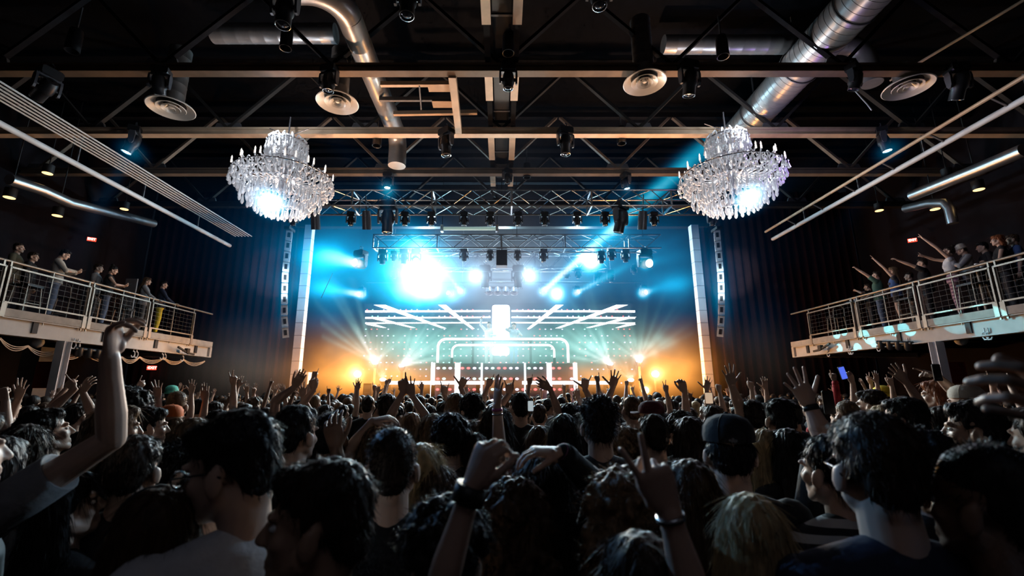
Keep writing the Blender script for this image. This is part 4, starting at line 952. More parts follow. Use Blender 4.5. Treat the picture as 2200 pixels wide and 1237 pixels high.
def hair_geo(style, seed, lod):
    """lod 2: near, with many loose strands; 1: a few; 0: none"""
    R_ = random.Random(seed * 7 + 1); g = G()
    def base(i=0., fringe=True):
        g.ell((0, -.020, 1.682), (.079 + i, .097 + i, .081 + i), nu=22, nv=14); g.ell((0, -.066, 1.618), (.062 + i, .042 + i, .066), nu=16).ell((0, -.048, 1.650), (.074 + i, .066 + i, .062), nu=18)
        for s in (-1, 1): g.ell((s * .056, -.020, 1.660), (.020 + i, .052, .046))
        if fringe: g.ell((0, .045, 1.716), (.060 + i, .046, .034 + i))
    def balls(n, r, zone, amp=.0):
        for _ in range(n): c = zone(); g.ell(c, (r * R_.uniform(.7, 1.3),) * 3, nu=8, nv=5)
    def cap_pt(ri=.09, zl=-.35):
        while True:
            d = V((R_.gauss(0, 1), R_.gauss(0, 1), R_.gauss(0, 1))).normalized()
            if d.z > zl and not (d.y > .45 and d.z < .45): return V((0, -.018, 1.672)) + V((d.x * ri, d.y * (ri + .014), d.z * ri))
    X, Y = V((1, 0, 0)), V((0, 1, 0)); L, lift, grav, jit, n2, keep = .028, .25, .03, .12, 1500, None
    if style == 'crew': base(-.004, False); L, lift, n2 = .012, .8, 1500
    elif style == 'short': base(); balls(18, .013, lambda: cap_pt(.080, .1)); L = .022
    elif style == 'spiky':
        base(); L, lift, grav, n2 = .036, .6, 0, 1900
        for _ in range(60): c = cap_pt(.082, .1); d = (c - V((0, -.02, 1.66))).normalized(); g.rcone(c, c + d * .022 + V((0, R_.uniform(-.01, .02), .01)), .012, .004, n=6, m=2)
    elif style == 'curly': base(); balls(120, .019, lambda: cap_pt(.095, -.3)); L, lift, jit, n2 = .03, .45, .5, 1800
    elif style == 'bigcurly': base(.012); balls(200, .024, lambda: cap_pt(.118, -.55)); L, lift, jit, n2 = .036, .45, .55, 2400
    elif style in ('long', 'bob', 'longcurly', 'fine'):
        base(.002, style != 'fine'); prof = [(1.70, -.03, .080, .070), (1.62, -.046, .088, .066), (1.53, -.072, .094, .058)]
        if style == 'bob': prof += [(1.47, -.075, .096, .055), (1.445, -.07, .07, .04)]
        else: prof += [(1.43, -.112, .104, .046), (1.33, -.142, .112, .036), (1.22, -.150, .106, .030), (1.13, -.146, .080, .022)]
        k = 1.18 if style == 'longcurly' else 1.
        g.loft([g.ring((0, y, z), X, Y, a * k, b * k, n=20) for z, y, a, b in prof])
        for s in (-1, 1): g.rcone((s * .070, -.01, 1.67), (s * .088 * k, -.045, 1.50), .024, .030, n=8)
        L, lift, grav, n2 = .10, .05, .10, 2200
        if style == 'longcurly':
            def z_(): z = R_.uniform(1.16, 1.7); a = R_.uniform(-1.2, 1.2); return V((.118 * sin(a), -.05 - .10 * min(1, (1.7 - z) / .3) - .045 * cos(a), z))
            balls(170, .02, z_); balls(60, .018, lambda: cap_pt(.096, 0)); L, lift, jit, grav, n2 = .045, .35, .55, .03, 3200
    elif style == 'ponytail': base(-.002, False); g.tube([(0, -.10, 1.68), (0, -.14, 1.67), (0, -.165, 1.60), (0, -.16, 1.48), (0, -.15, 1.38)], [.02, .026, .032, .028, .010], n=10); L, lift, grav = .05, .1, .05
    elif style == 'bun': base(-.002, False); g.ell((0, -.075, 1.765), (.042, .042, .038)); L, lift = .04, .15
    elif style == 'nape': g.ell((0, -.050, 1.640), (.078, .062, .060), nu=18).ell((0, -.064, 1.605), (.064, .042, .05)); [g.ell((s * .066, -.02, 1.635), (.014, .04, .032)) for s in (-1, 1)]; L, lift = .018, .25
    elif style == 'napelong':
        g.loft([g.ring((0, y, z), X, Y, a, b, n=20) for z, y, a, b in [(1.66, -.04, .080, .060), (1.55, -.07, .090, .058), (1.43, -.112, .100, .044), (1.33, -.142, .104, .034), (1.2, -.150, .08, .022)]]); L, lift, grav = .1, .1, .1
    v, f = remesh(g, .0062 if lod else .011, 2, .45)
    rg = np.random.default_rng(seed); ph = rg.uniform(0, 6, 3)
    amp = .0035 if style != 'crew' else .0012
    wv = np.sin(v[:, 0] * 140 + ph[0] + 3 * np.sin(v[:, 2] * 30)) * np.sin(v[:, 1] * 120 + ph[1]) * amp
    c = v - np.array((0, -.02, 1.64)); v = v + c / (np.linalg.norm(c, axis=1)[:, None] + 1e-6) * wv[:, None]
    out = [(v, f)]
    if lod: out.append(strand_geo(v, f, n2 if lod == 2 else n2 // 4, L, lift, grav, jit, .0011 if lod == 2 else .0017, seed, keep=lambda c, n: ((c[:, 1] < .085) & (n[:, 2] > -.8)) * 1.))
    return [(a - np.array(NECK), b) for a, b in out]
def hair_mesh(style, color, seed, lod):
    g = cached(('hair', style, seed, lod), lambda: hair_geo(style, seed, lod))
    return cached(('hairmesh', style, color, seed, lod), lambda: np_mesh('hair', g, M['hair_' + color]))
def cap_mesh(m, back=False):
    def mk():
        g = G(); prof = [(.088, 0), (.090, .018), (.086, .05), (.068, .078), (.036, .093), (.002, .097)]; X, Y = V((1, 0, 0)), V((0, 1, 0))
        o = V((0, -.014, 1.672)) - NECK
        g.loft([g.ring(o + V((0, 0, z)), X, Y, r, r * 1.17, n=28) for r, z in prof], False); g.ell(o + V((0, 0, .098)), (.008, .008, .005))
        for a in range(6): g.tube([o + V((r * cos(a * pi / 3) * 1.005, r * 1.17 * sin(a * pi / 3) * 1.005, z)) for r, z in prof], .0016, n=4)
        s = -1 if back else 1; pts = []
        for j in range(9): a = pi * (.12 + .76 * j / 8); pts.append((o.x + .080 * cos(a), o.y + s * (.045 + .155 * sin(a)) if True else 0, o.z + .006 - .014 * abs(cos(a)) ** 2))
        inn = [(o.x + .086 * cos(pi * (.12 + .76 * j / 8)), o.y + s * .100 * sin(pi * (.12 + .76 * j / 8)), o.z + .008) for j in range(9)]
        for dz in (0, -.006):
            for j in range(8):
                q = [V(inn[j]), V(inn[j + 1]), V(pts[j + 1]), V(pts[j])]; g.quad(*[w + V((0, 0, dz)) for w in q])
        return np_mesh('cap', [to_np(g)], M[m])
    return cached(('cap', m, back), mk)
def beanie_mesh(m):
    def mk():
        o = V((0, -.014, 1.648)) - NECK; X, Y = V((1, 0, 0)), V((0, 1, 0)); g = G(); ro = []
        for r, z in ((.090, 0), (.094, .01), (.094, .035), (.089, .04), (.091, .07), (.082, .105), (.055, .132), (.02, .142)): ro.append(g.ring(o + V((0, -.1 * max(0, z - .06), z)), X, Y, r, r * 1.16, n=30))
        return np_mesh('beanie', [to_np(g.loft(ro))], M[m])
    return cached(('beanie', m), mk)
def glasses_mesh():
    def mk():
        g = G(); o = NECK
        for s in (-1, 1):
            c = V((s * .032, .108, 1.632)); g.tube([c + V((.024 * cos(i * pi / 8), -.004 * abs(cos(i * pi / 8)), .018 * sin(i * pi / 8))) - o for i in range(16)], .0022, n=5, closed=True)
            g.tube([V((s * .056, .102, 1.638)) - o, V((s * .078, .06, 1.638)) - o, V((s * .084, -.01, 1.634)) - o, V((s * .083, -.03, 1.62)) - o], .0024, n=5)
        g.tube([V((-.009, .11, 1.637)) - o, V((.009, .11, 1.637)) - o], .002, n=5); return np_mesh('glasses', [to_np(g)], M['frame'])
    return cached('glasses', mk)
def eyes_mesh():
    def mk():
        g = G(); p = G()
        for s in (-1, 1): g.ell(V((s * .031, .0735, 1.632)) - NECK, (.012, .0115, .0085), nu=12, nv=8); p.ell(V((s * .031, .0835, 1.632)) - NECK, (.0052, .003, .0056), nu=10, nv=5)
        return np_mesh('eyes', [to_np(g), to_np(p)], [M['eye'], M['pupil']], [0, 1])
    return cached('eyes', mk)
for n_, c_ in dict(black=(.012, .010, .010), dark=(.028, .018, .013), brown=(.07, .040, .022), light=(.16, .10, .055), blonde=(.40, .29, .15), grey=(.25, .25, .26), ginger=(.22, .07, .025)).items(): M['hair_' + n_] = hair_mat('hair_' + n_, c_)
for n_, c_ in dict(fair=(.55, .36, .27), tan=(.40, .24, .16), brown=(.22, .12, .075), deep=(.10, .055, .035)).items(): M['skin_' + n_] = mat('skin_' + n_, c_, .48, noise=.08, scale=20)
for n_, c_ in dict(black=(.012, .012, .014), charcoal=(.04, .04, .045), navy=(.018, .024, .05), white=(.62, .62, .64), grey=(.24, .24, .25), maroon=(.12, .02, .03), olive=(.09, .09, .06), blue=(.06, .12, .30), denim=(.10, .14, .22), red=(.45, .03, .04), cream=(.50, .45, .38), pink=(.50, .28, .30), green=(.05, .12, .09)).items():
    M['cloth_' + n_] = mat('cloth_' + n_, c_, .85, noise=.2, scale=30, bump=.25)
M['cloth_yellow'] = mat('cloth_yellow', (.75, .60, .04), .8, noise=.12); M['cloth_orange'] = mat('cloth_orange', (.80, .17, .02), .75, noise=.12, emit=None)
M['cloth_teal'] = mat('cloth_teal', (.08, .42, .32), .8); M['frame'] = mat('glasses_frame', (.05, .06, .08), .2, .6); M['eye'] = mat('eye_white', (.8, .8, .8), .2); M['pupil'] = mat('dark_iris', (.02, .015, .01), .1)
M['shoe'] = mat('dark_shoe', (.05, .05, .05), .6); M['shoe_w'] = mat('white_shoe', (.6, .6, .6), .6); M['strap_black'] = mat('black_strap', (.01, .01, .01), .5); M['bead'] = mat('coloured_beads', (.5, .12, .3), .3, noise=.9, scale=90)
def stripe_mat(name, a, b, sc):
    m = mat(name, a, .85); t = m.node_tree; N, L = t.nodes, t.links; w = N.new('ShaderNodeTexWave'); w.bands_direction = 'Z'; w.inputs['Scale'].default_value = sc; w.inputs['Distortion'].default_value = .4
    tc = [n for n in N if n.type == 'TEX_COORD'][0]; mx = [n for n in N if n.type == 'MIX'][0]; L.new(tc.outputs['Object'], w.inputs['Vector'])
    mx.inputs['A'].default_value = (*a, 1); mx.inputs['B'].default_value = (*b, 1); cr = N.new('ShaderNodeMath'); cr.operation = 'GREATER_THAN'; cr.inputs[1].default_value = .55
    L.new(w.outputs['Fac'], cr.inputs[0]); L.new(cr.outputs[0], mx.inputs['Factor']); return m
M['cloth_striped'] = stripe_mat('cloth_striped', (.5, .5, .5), (.02, .02, .025), 7.)
M['cloth_print'] = stripe_mat('cloth_print', (.62, .36, .38), (.22, .10, .16), 4.)
DOWN = lambda s: dict(w=(s * .235, .045, .86), d=(0, .12, -1), n=(-s, 0, 0), p='relaxed', pole=(s * .3, -1, 0))
def head_rot(yaw, pitch, roll): return Euler((radians(pitch), radians(roll), radians(yaw)), 'XYZ').to_matrix() if not pitch else (Matrix.Rotation(radians(yaw), 3, 'Z') @ Matrix.Rotation(radians(pitch), 3, 'X') @ Matrix.Rotation(radians(roll), 3, 'Y'))
def person(label, loc, s=1., yaw=0., look=(0, 0, 0), skin='fair', hair=('short', 'dark'), shirt='black', slv='short', legs='denim', R=None, L=None, fem=False, lod=1, cap=None, glasses=False, face=False, group=None, cat='person', hseed=1, extra=None, watch=None, crop=False, vox=None, trouser=True, name='person'):
    """look: head turn, nod (negative looks down), tilt in degrees. yaw: body turn, 0 faces the stage"""
    root = thing(name, label, cat, loc, radians(yaw), group); root.scale = (s, s, s)
    hv = {2: .0055, 1: .0085, 0: .013}[lod]; av = vox or {2: .0034, 1: .0048, 0: .008}[lod]
    v, f = cached(('head', hv, fem), lambda: head_geo(hv, fem)); Rm = np.array(head_rot(*look)); nk = np.array(NECK)
    wgt = np.clip((v[:, 2] - 1.43) / .10, 0, 1)[:, None]; hv2 = v * (1 - wgt) + (((v - nk) @ Rm.T) + nk) * wgt
    pieces = [(hv2, f), cached(('low', fem), lambda: lower_geo(fem))]; bones = {}
    for side, sp in ((1, R), (-1, L)):
        sp = sp or DOWN(side)
        key = ('arm', side, fem, av, repr(sp)); (a, bn) = cached(key, lambda: arm_geo(side, sp, fem, av)); pieces.append(a); bones[side] = bn
    b = link('body', np_mesh('body', pieces, M['skin_' + skin]), root)
    if shirt:
        ps = [cached(('shirt', fem, crop), lambda: shirt_torso(fem, 1.12 if crop else .86))] + [q for q in (sleeve(*bones[1][:3], slv, fem), sleeve(*bones[-1][:3], slv, fem)) if q]
        link('shirt', np_mesh('shirt', ps, M['cloth_' + shirt]), root)
    if trouser: link('trousers', cached(('tr', fem, legs), lambda: np_mesh('trousers', [cached(('trg', fem), lambda: trousers_geo(fem))], M['cloth_' + legs])), root)
    if lod:
        for sd in (-1, 1): link('shoe', cached(('shoe', sd), lambda: np_mesh('shoe', [to_np(shoe_geo(sd))], M['shoe'])), root)
    def on_head(nm, me): o = link(nm, me, root); o.location = NECK; o.rotation_euler = Matrix(Rm.tolist()).to_euler(); return o
    if hair: on_head('hair', hair_mesh(hair[0], hair[1], hseed, lod))
    if cap: on_head(*(('cap', cap_mesh('cloth_' + cap[0], cap[1] == 'back')) if cap[1] != 'beanie' else ('beanie', beanie_mesh('cloth_' + cap[0]))))
    if glasses: on_head('glasses', glasses_mesh())
    if face: on_head('eyes', eyes_mesh())
    if watch:
        for side, m, at_, rr, hh in watch:
            S, E, Wr, D = bones[side]; d = (Wr - E).normalized(); c = E.lerp(Wr, at_); x, y, _ = basis(d); g = G()
            g.loft([g.ring(c + d * z, x, y, r, n=20) for z, r in ((-hh, rr * .9), (-hh, rr), (hh, rr * .97), (hh, rr * .88))])
            link('wristband', np_mesh('wristband', [to_np(g)], M[m]), root)
    if extra: extra(root, bones)
    return root
# ================================================================== THE CROWD
HEADS = []; PIL = atx(80, 790, -12.6)
PLACED = []          # (x, y) of everyone on the floor
def loc_arm(loc, s, yaw, sp):
    """turn a pixel-described arm into the body's own frame"""
    o = dict(p=sp.get('p', 'relaxed')); Ri = Matrix.Rotation(-radians(yaw), 3, 'Z'); L_ = V(loc)
    T = lambda q: Ri @ ((atd(*q) if len(q) == 3 else V(q[:3])) - L_) / s
    r = lambda v: tuple(round(x, 4) for x in v)
    if 'lw' in sp: o['w'] = sp['lw']
    else: o['w'] = r(T(sp['w']))
    if 'e' in sp: o['e'] = r(T(sp['e']))
    if 'tip' in sp: o['d'] = r(V(T(sp['tip'])) - V(o['w']))
    elif 'd' in sp: o['d'] = sp['d']
    if 'n' in sp: o['n'] = r(Ri @ V(sp['n']))
    if 'pole' in sp: o['pole'] = sp['pole']
    return o
def crowd(label, px, top, d, s=None, yaw=0, R=None, L=None, **kw):
    p = atd(px, top, d); hs = 1.775 if kw.get('hair', ('short',))[0] not in ('bun', 'bigcurly') else 1.80
    s = s or p.z / hs
    if not .80 < s < 1.16: print('HEIGHT', label, round(s, 3))
    loc = (p.x, p.y + .01, 0); PLACED.append((p.x, p.y)); HEADS.append((px, top, d))
    if R: R = loc_arm(loc, s, yaw, R)
    if L: L = loc_arm(loc, s, yaw, L)
    return person(label, loc, s, yaw, R=R, L=L, **kw)
def text_on(root, txt, size, z, x=0, m='cloth_white', rot=0):
    """lettering laid on the back of the shirt"""
    from mathutils.bvhtree import BVHTree
    sh = child(root, 'shirt'); me = sh.data; bv = BVHTree.FromPolygons([v.co for v in me.vertices], [tuple(p.vertices) for p in me.polygons])
    cu = bpy.data.curves.new('print', 'FONT'); cu.body = txt; cu.size = size; cu.align_x = 'CENTER'; cu.offset = size * .02
    ob = bpy.data.objects.new('tmp', cu); tm = bpy.data.meshes.new_from_object(ob); bpy.data.objects.remove(ob)
    for v in tm.vertices:
        o = V((x + v.co.x, -.6, z + v.co.y)); h = bv.ray_cast(o, V((0, 1, 0)))
        v.co = (h[0] + V((0, -.004, 0))) if h[0] else V((x + v.co.x, -.15, z + v.co.y))
    tm.materials.clear(); tm.materials.append(M[m]); o = link('shirt_print', tm, root); return o
def patch_on(root, outline, z, x, m, y=-.6, dy=1):
    from mathutils.bvhtree import BVHTree
    sh = child(root, 'shirt'); me = sh.data; bv = BVHTree.FromPolygons([v.co for v in me.vertices], [tuple(p.vertices) for p in me.polygons]); g = G()
    pts = []
    for a, b in outline:
        h = bv.ray_cast(V((x + a, y, z + b)), V((0, dy, 0))); pts.append(h[0] - V((0, .005 * dy, 0)) if h[0] else V((x + a, -.15, z + b)))
    g.v += pts; g.f.append(tuple(range(len(pts)))); link('shirt_print', np_mesh('shirt_print', [to_np(g)], M[m]), root)
UPN = (0, 1, .1)
# ---------------------------------------------------------------- nearest people
crowd('person reaching a bare arm high with a drooping hand, pale t-shirt, at the left edge', -62, 905, 1.52, 1.04, yaw=-22, look=(-5, 5, 0), skin='fair', hair=('short', 'dark'), shirt='grey', lod=2,
      R=dict(w=(236, 768, 1.46), e=(240, 942, 1.5), tip=(246, 705, 1.46), n=(1, .25, -.2), p='droop'))
crowd('dark-haired woman in profile with a lit upturned face, under the raised bare arm', 178, 1002, 1.58, yaw=-22, look=(-16, 14, 0), skin='fair', hair=('long', 'black'), shirt='black', fem=True, lod=2, face=True, hseed=4)
def headband(root, b):
    o = link('headband', np_mesh('headband', [to_np(G().tube([V((.087 * cos(a), -.012 + .03 * sin(a) * 0, 1.672 + .088 * sin(a))) - NECK for a in [i * pi / 16 for i in range(17)]], .008, n=6))], M['cloth_charcoal']), root); o.location = NECK
crowd('woman with long smooth hair and a thin headband seen from behind, lower left', 345, 1033, 1.10, yaw=15, look=(10, 0, 2), hair=('fine', 'brown'), shirt='black', fem=True, lod=2, hseed=2, extra=headband)
def tee_mark(root, b):
    patch_on(root, [(-.03, -.09), (.02, -.11), (.045, -.05), (.03, -.02), (.05, .05), (.02, .08), (-.03, .06)], 1.22, .10, 'cloth_charcoal')
crowd('man in a white t-shirt with dark thick hair and glasses, looking down to the left', 548, 864, 1.17, yaw=38, look=(48, -12, -3), skin='fair', hair=('short', 'black'), shirt='white', lod=2, glasses=True, face=True, hseed=3, extra=tee_mark,
      L=dict(w=(468, 1070, 1.3), e=(455, 1180, 1.25), tip=(500, 1050, 1.3), n=(.5, .8, 0), p='hold'))
def necklace(root, b): link('necklace', np_mesh('necklace', [to_np(G().tube([(.066 * cos(i * pi / 12), -.022 + .062 * sin(i * pi / 12), 1.478 - .02 * sin(i * pi / 12)) for i in range(24)], .003, n=5, closed=True))], M['alu']), root)
crowd('man in profile with dark hair and a thin necklace, in front of the white t-shirt', 694, 970, .98, yaw=56, look=(38, 0, 0), skin='tan', hair=('short', 'dark'), shirt='charcoal', lod=2, face=True, hseed=5, extra=necklace)
crowd('man with short dark hair and a lit ear beside the raised bare arm', 298, 926, 1.72, yaw=8, look=(8, 0, 0), hair=('short', 'dark'), shirt='black', lod=2, hseed=6)
crowd('man in glasses turning right, behind the woman with the headband', 382, 948, 2.15, yaw=-20, look=(-20, -4, 0), hair=('spiky', 'black'), shirt='charcoal', lod=2, glasses=True, face=True, hseed=7)
crowd('woman with long light wavy hair beyond the man with the lit ear', 420, 892, 2.35, yaw=14, look=(10, 0, 0), hair=('long', 'light'), shirt='black', fem=True, lod=2, hseed=3)
crowd('curly-haired woman half hidden between glasses and white t-shirt', 455, 1002, 1.62, look=(0, -6, 0), hair=('curly', 'dark'), shirt='black', fem=True, lod=2, hseed=2)
crowd('man with a plain skin-fade haircut and both ears showing, black t-shirt, front middle', 845, 905, 1.52, yaw=9, look=(4, 0, 0), skin='fair', hair=('crew', 'dark'), shirt='black', lod=2, hseed=1)
crowd('blonde person whose bright hair shows behind the right ear of the fade haircut', 908, 945, 1.85, look=(12, 0, 0), hair=('bob', 'blonde'), shirt='black', fem=True, lod=2, hseed=2)
crowd('person with messy loose hair right of the fade haircut', 944, 988, 1.82, look=(0, 0, -4), hair=('bob', 'brown'), shirt='black', fem=True, lod=2, hseed=5)
crowd('person with dark curls raising a fist with a wide black wristband', 962, 1076, 1.08, .93, yaw=0, hair=('curly', 'black'), shirt='black', fem=True, lod=2, hseed=3, skin='fair',
      L=dict(w=(1012, 1048, .93), e=(938, 1290, .90), tip=(1052, 950, .94), n=(.75, .6, .1), p='hold'), watch=[(-1, 'strap_black', .95, .036, .019)])
crowd('woman with long tight curls right behind the black wristband', 1102, 1026, 1.34, yaw=4, hair=('longcurly', 'brown'), shirt='black', fem=True, lod=2, hseed=2)
crowd('dark-haired woman resting a hand with a bead bracelet on her own head', 1160, 962, 1.50, yaw=0, hair=('long', 'black'), shirt='black', slv='long', fem=True, lod=2, hseed=6, skin='fair',
      R=dict(w=(1206, 972, 1.38), e=(1292, 1042, 1.45), tip=(1140, 968, 1.36), n=(0, .2, -1), p='relaxed'), watch=[(1, 'bead', .97, .031, .011)])
crowd('tall man with spiky hair and a dark collared shirt, middle of the crowd', 1285, 849, 2.36, yaw=-3, look=(-3, 0, 0), hair=('spiky', 'dark'), shirt='charcoal', slv='long', lod=2, hseed=2)
crowd('man with a short back-and-sides right of the tall spiky-haired man', 1403, 884, 2.75, hair=('short', 'dark'), shirt='black', lod=2, hseed=8)
crowd('man with short wavy hair beside the man with the short back-and-sides', 1462, 884, 3.1, hair=('curly', 'dark'), shirt='black', lod=2, hseed=7)
crowd('woman with a big cloud of long curls, behind the two raised fingers', 1335, 1004, 1.26, yaw=-4, hair=('longcurly', 'light'), shirt='black', fem=True, lod=2, hseed=4, skin='tan')
crowd('person low at the bottom edge raising two fingers with a bracelet on the wrist', 1372, 1128, .95, yaw=-5, hair=('fine', 'dark'), shirt='navy', fem=True, lod=2, hseed=5, skin='fair',
      R=dict(w=(1437, 1098, .86), e=(1490, 1290, .84), tip=(1392, 985, .86), n=(.15, 1, .1), p='peace'), watch=[(1, 'alu', .93, .0305, .005)])
crowd('big man in glasses and dark blue t-shirt with broad shoulders, front right', 1866, 871, 1.12, yaw=-6, look=(-6, -2, 0), skin='fair', hair=('short', 'dark'), shirt='navy', lod=2, glasses=True, hseed=2)
crowd('man at the right edge turned left with close curls, blue light on his face', 2098, 933, .99, yaw=8, look=(10, 0, 0), skin='brown', hair=('crew', 'black'), shirt='black', lod=2, face=True, hseed=3, extra=lambda r, b: text_on(r, 'M', .055, 1.27, .06, 'cloth_grey'))
crowd('woman with long blonde hair seen from behind, bottom right', 1607, 1049, 1.22, yaw=-12, look=(-9, 0, 0), hair=('fine', 'blonde'), shirt='black', fem=True, lod=2, hseed=7)
def trefoil(root, b):
    g = G(); o = V((0, -.1145, 1.675)) - NECK
    for a in (-55, 0, 55): q = radians(90 + a); g.ell(o + V((.011 * cos(q), -.004, .011 * sin(q))), (.0055, .002, .0055), nu=10, nv=5); g.ell(o + V((.006 * cos(q), -.004, .006 * sin(q))), (.004, .002, .005), nu=8, nv=4)
    c = link('cap_emblem', np_mesh('cap_emblem', [to_np(g)], M['cloth_grey']), child(root, 'cap'))
crowd('broad man in a dark cap worn forwards with a small pale emblem at the back', 1560, 884, 1.75, yaw=-10, look=(-8, 0, 0), hair=('nape', 'black'), shirt='black', slv='long', lod=2, cap=('black', 'front'), extra=trefoil)
crowd('woman with pulled-back hair and a striped top in front of the big man in glasses', 1776, 922, 1.62, yaw=6, look=(9, 0, 0), hair=('ponytail', 'black'), shirt='striped', fem=True, lod=2, hseed=2)
crowd('woman with long brown hair left of the long blonde hair', 1480, 978, 1.46, yaw=-15, hair=('fine', 'brown'), shirt='black', fem=True, lod=2, hseed=9)
crowd('bearded man half hidden behind the right shoulder of the big man in glasses', 1965, 922, 1.62, yaw=6, look=(8, -2, 0), hair=('curly', 'black'), shirt='black', lod=2, hseed=9, face=True)
crowd('man with a close crop and pale grey shirt in front of the cap', 1614, 853, 3.5, yaw=-6, look=(-4, 0, 0), hair=('crew', 'dark'), shirt='grey', lod=2, hseed=4)
crowd('man with thick dark hair and black t-shirt beside the close crop', 1672, 850, 3.0, yaw=-8, hair=('short', 'black'), shirt='black', lod=2, hseed=5)
crowd('woman with straight blonde hair right behind the dark cap', 1640, 917, 2.6, yaw=-18, hair=('fine', 'blonde'), shirt='black', fem=True, lod=2, hseed=3)
crowd('woman with straight dark hair beside the straight blonde hair', 1690, 915, 2.5, yaw=-6, hair=('long', 'black'), shirt='black', fem=True, lod=2, hseed=8)
crowd('man in glasses with pale rims turned left, right of the raised watch arm', 1936, 847, 2.75, yaw=16, look=(18, 0, 0), hair=('short', 'black'), shirt='charcoal', lod=2, glasses=True, face=True, hseed=4)
crowd('man in left profile with short hair at the right, lit on nose and lips', 2084, 852, 2.15, yaw=20, look=(20, 0, 0), skin='tan', hair=('short', 'black'), shirt='black', lod=2, face=True, hseed=6)
crowd('woman with long hair in profile at the right edge', 2150, 878, 2.4, yaw=16, look=(16, 0, 0), hair=('long', 'dark'), shirt='black', fem=True, lod=2, face=True, hseed=5)
crowd('person off the right edge throwing a blurred hand across the top right of the crowd', 2350, 880, .95, 1.0, yaw=15, hair=('short', 'dark'), shirt='white', lod=2, vox=.003, skin='brown',
      L=dict(w=(2330, 950, .60), e=(2420, 1080, .72), tip=(2245, 850, .58), n=(0, 1, -.2), p='droop'))
crowd('person in a white sleeve at the right edge behind the blurred hand', 2228, 862, 1.9, yaw=10, hair=('short', 'dark'), shirt='white', lod=1, hseed=6)
# ---------------------------------------------------------------- second ranks
crowd('man with dark hair in right profile left of the bare raised arm elbow', 325, 868, 3.0, yaw=-18, look=(-20, 0, 0), hair=('short', 'black'), shirt='black', lod=2, face=True, hseed=10)
crowd('person in an orange cap on the left', 371, 867, 3.9, yaw=14, look=(10, 0, 0), hair=('napelong', 'light'), shirt='charcoal', lod=2, cap=('orange', 'front'))
crowd('tall man whose green-lit head rises behind the orange cap', 384, 836, 4.4, yaw=10, look=(10, 0, 0), hair=('crew', 'light'), shirt='black', lod=2, hseed=8)
crowd('person with a mop of curls left of the green-lit head', 282, 834, 3.2, look=(16, 0, 0), hair=('bigcurly', 'black'), shirt='black', lod=2, hseed=4)
crowd('man with round dark hair right of the long light wavy hair', 470, 876, 3.4, yaw=24, hair=('short', 'black'), shirt='black', lod=2, hseed=11)
crowd('man with thick dark hair and one lit ear behind the white t-shirt', 642, 863, 2.15, yaw=-6, look=(-10, 0, 0), hair=('short', 'black'), shirt='black', lod=2, hseed=12)
crowd('person with shaved hair holding up a hand whose fingers catch the light', 714, 877, 2.4, hair=('crew', 'black'), shirt='black', lod=2, hseed=6, skin='brown',
      L=dict(w=(722, 965, 1.95), e=(740, 1060, 2.0), tip=(712, 905, 1.95), n=UPN, p='relaxed'))
crowd('woman with wavy hair and a green-lit profile left of the mop of curls', 258, 862, 2.6, yaw=-20, look=(-20, 0, 0), hair=('long', 'light'), shirt='black', fem=True, lod=2, face=True, hseed=10)
crowd('person with face tipped up to the right at the far left', 128, 868, 2.5, yaw=-14, look=(-14, 16, 0), hair=('short', 'black'), shirt='black', lod=2, face=True, hseed=13)
crowd('person with pale-streaked dark hair at the left edge', 60, 905, 2.1, yaw=24, hair=('bob', 'dark'), shirt='black', fem=True, lod=2, hseed=4)
crowd('person with shoulder-length hair, head only, at the very left edge', 8, 930, 1.9, yaw=20, hair=('long', 'black'), shirt='charcoal', fem=True, lod=1, hseed=11)
crowd('woman with smooth long hair behind the fade haircut, right of raised arms', 931, 884, 2.9, hair=('fine', 'light'), shirt='black', fem=True, lod=2, hseed=6)
crowd('man with tight curls left of the flat raised hand', 972, 889, 2.55, look=(-6, 0, 0), hair=('curly', 'black'), shirt='black', lod=2, hseed=10)
crowd('person with loose brown curls right of the man with tight curls', 1020, 905, 3.1, hair=('curly', 'brown'), shirt='black', fem=True, lod=2, hseed=11)
crowd('woman with a long bob whose hair shows behind the flat raised hand', 1066, 865, 2.9, hair=('bob', 'dark'), shirt='maroon', fem=True, lod=2, hseed=6)
crowd('blonde woman left of the tall spiky-haired man', 1197, 915, 3.0, hair=('fine', 'blonde'), shirt='black', fem=True, lod=2, hseed=8)
crowd('woman with smooth brown hair left of the blonde woman', 1158, 910, 3.1, hair=('fine', 'brown'), shirt='black', fem=True, lod=2, hseed=10)
crowd('woman with long black hair right beside the blonde woman', 1210, 884, 2.85, hair=('long', 'black'), shirt='black', fem=True, lod=2, hseed=12)
crowd('person with frizzy hair right behind the tall spiky-haired man', 1345, 918, 2.7, hair=('curly', 'light'), shirt='black', lod=2, fem=True, hseed=12)
crowd('woman with straight hair at the top of the middle rows', 980, 841, 4.3, hair=('fine', 'light'), shirt='black', fem=True, lod=1, hseed=13)
crowd('man with neat curls at the top of the middle rows', 1015, 845, 4.1, hair=('curly', 'black'), shirt='black', lod=1, hseed=13)
crowd('man with a smooth round head left of the raised pair of hands', 834, 842, 4.2, hair=('short', 'dark'), shirt='black', lod=1, hseed=14)
crowd('man with wavy dark hair right of the horned hand', 1118, 839, 4.2, hair=('short', 'black'), shirt='black', lod=1, hseed=15)
crowd('bald-looking man right of the tall spiky-haired man', 1356, 846, 4.2, hair=('crew', 'light'), shirt='black', lod=1, hseed=9)
crowd('person in a dark cap beside the orange lamp', 1396, 858, 3.7, yaw=14, look=(20, 0, 0), hair=('nape', 'dark'), shirt='black', lod=1, cap=('maroon', 'front'))
crowd('person with shoulder-length hair behind the wavy-haired man on the right', 1478, 890, 2.6, hair=('bob', 'dark'), shirt='black', fem=True, lod=1, hseed=7)
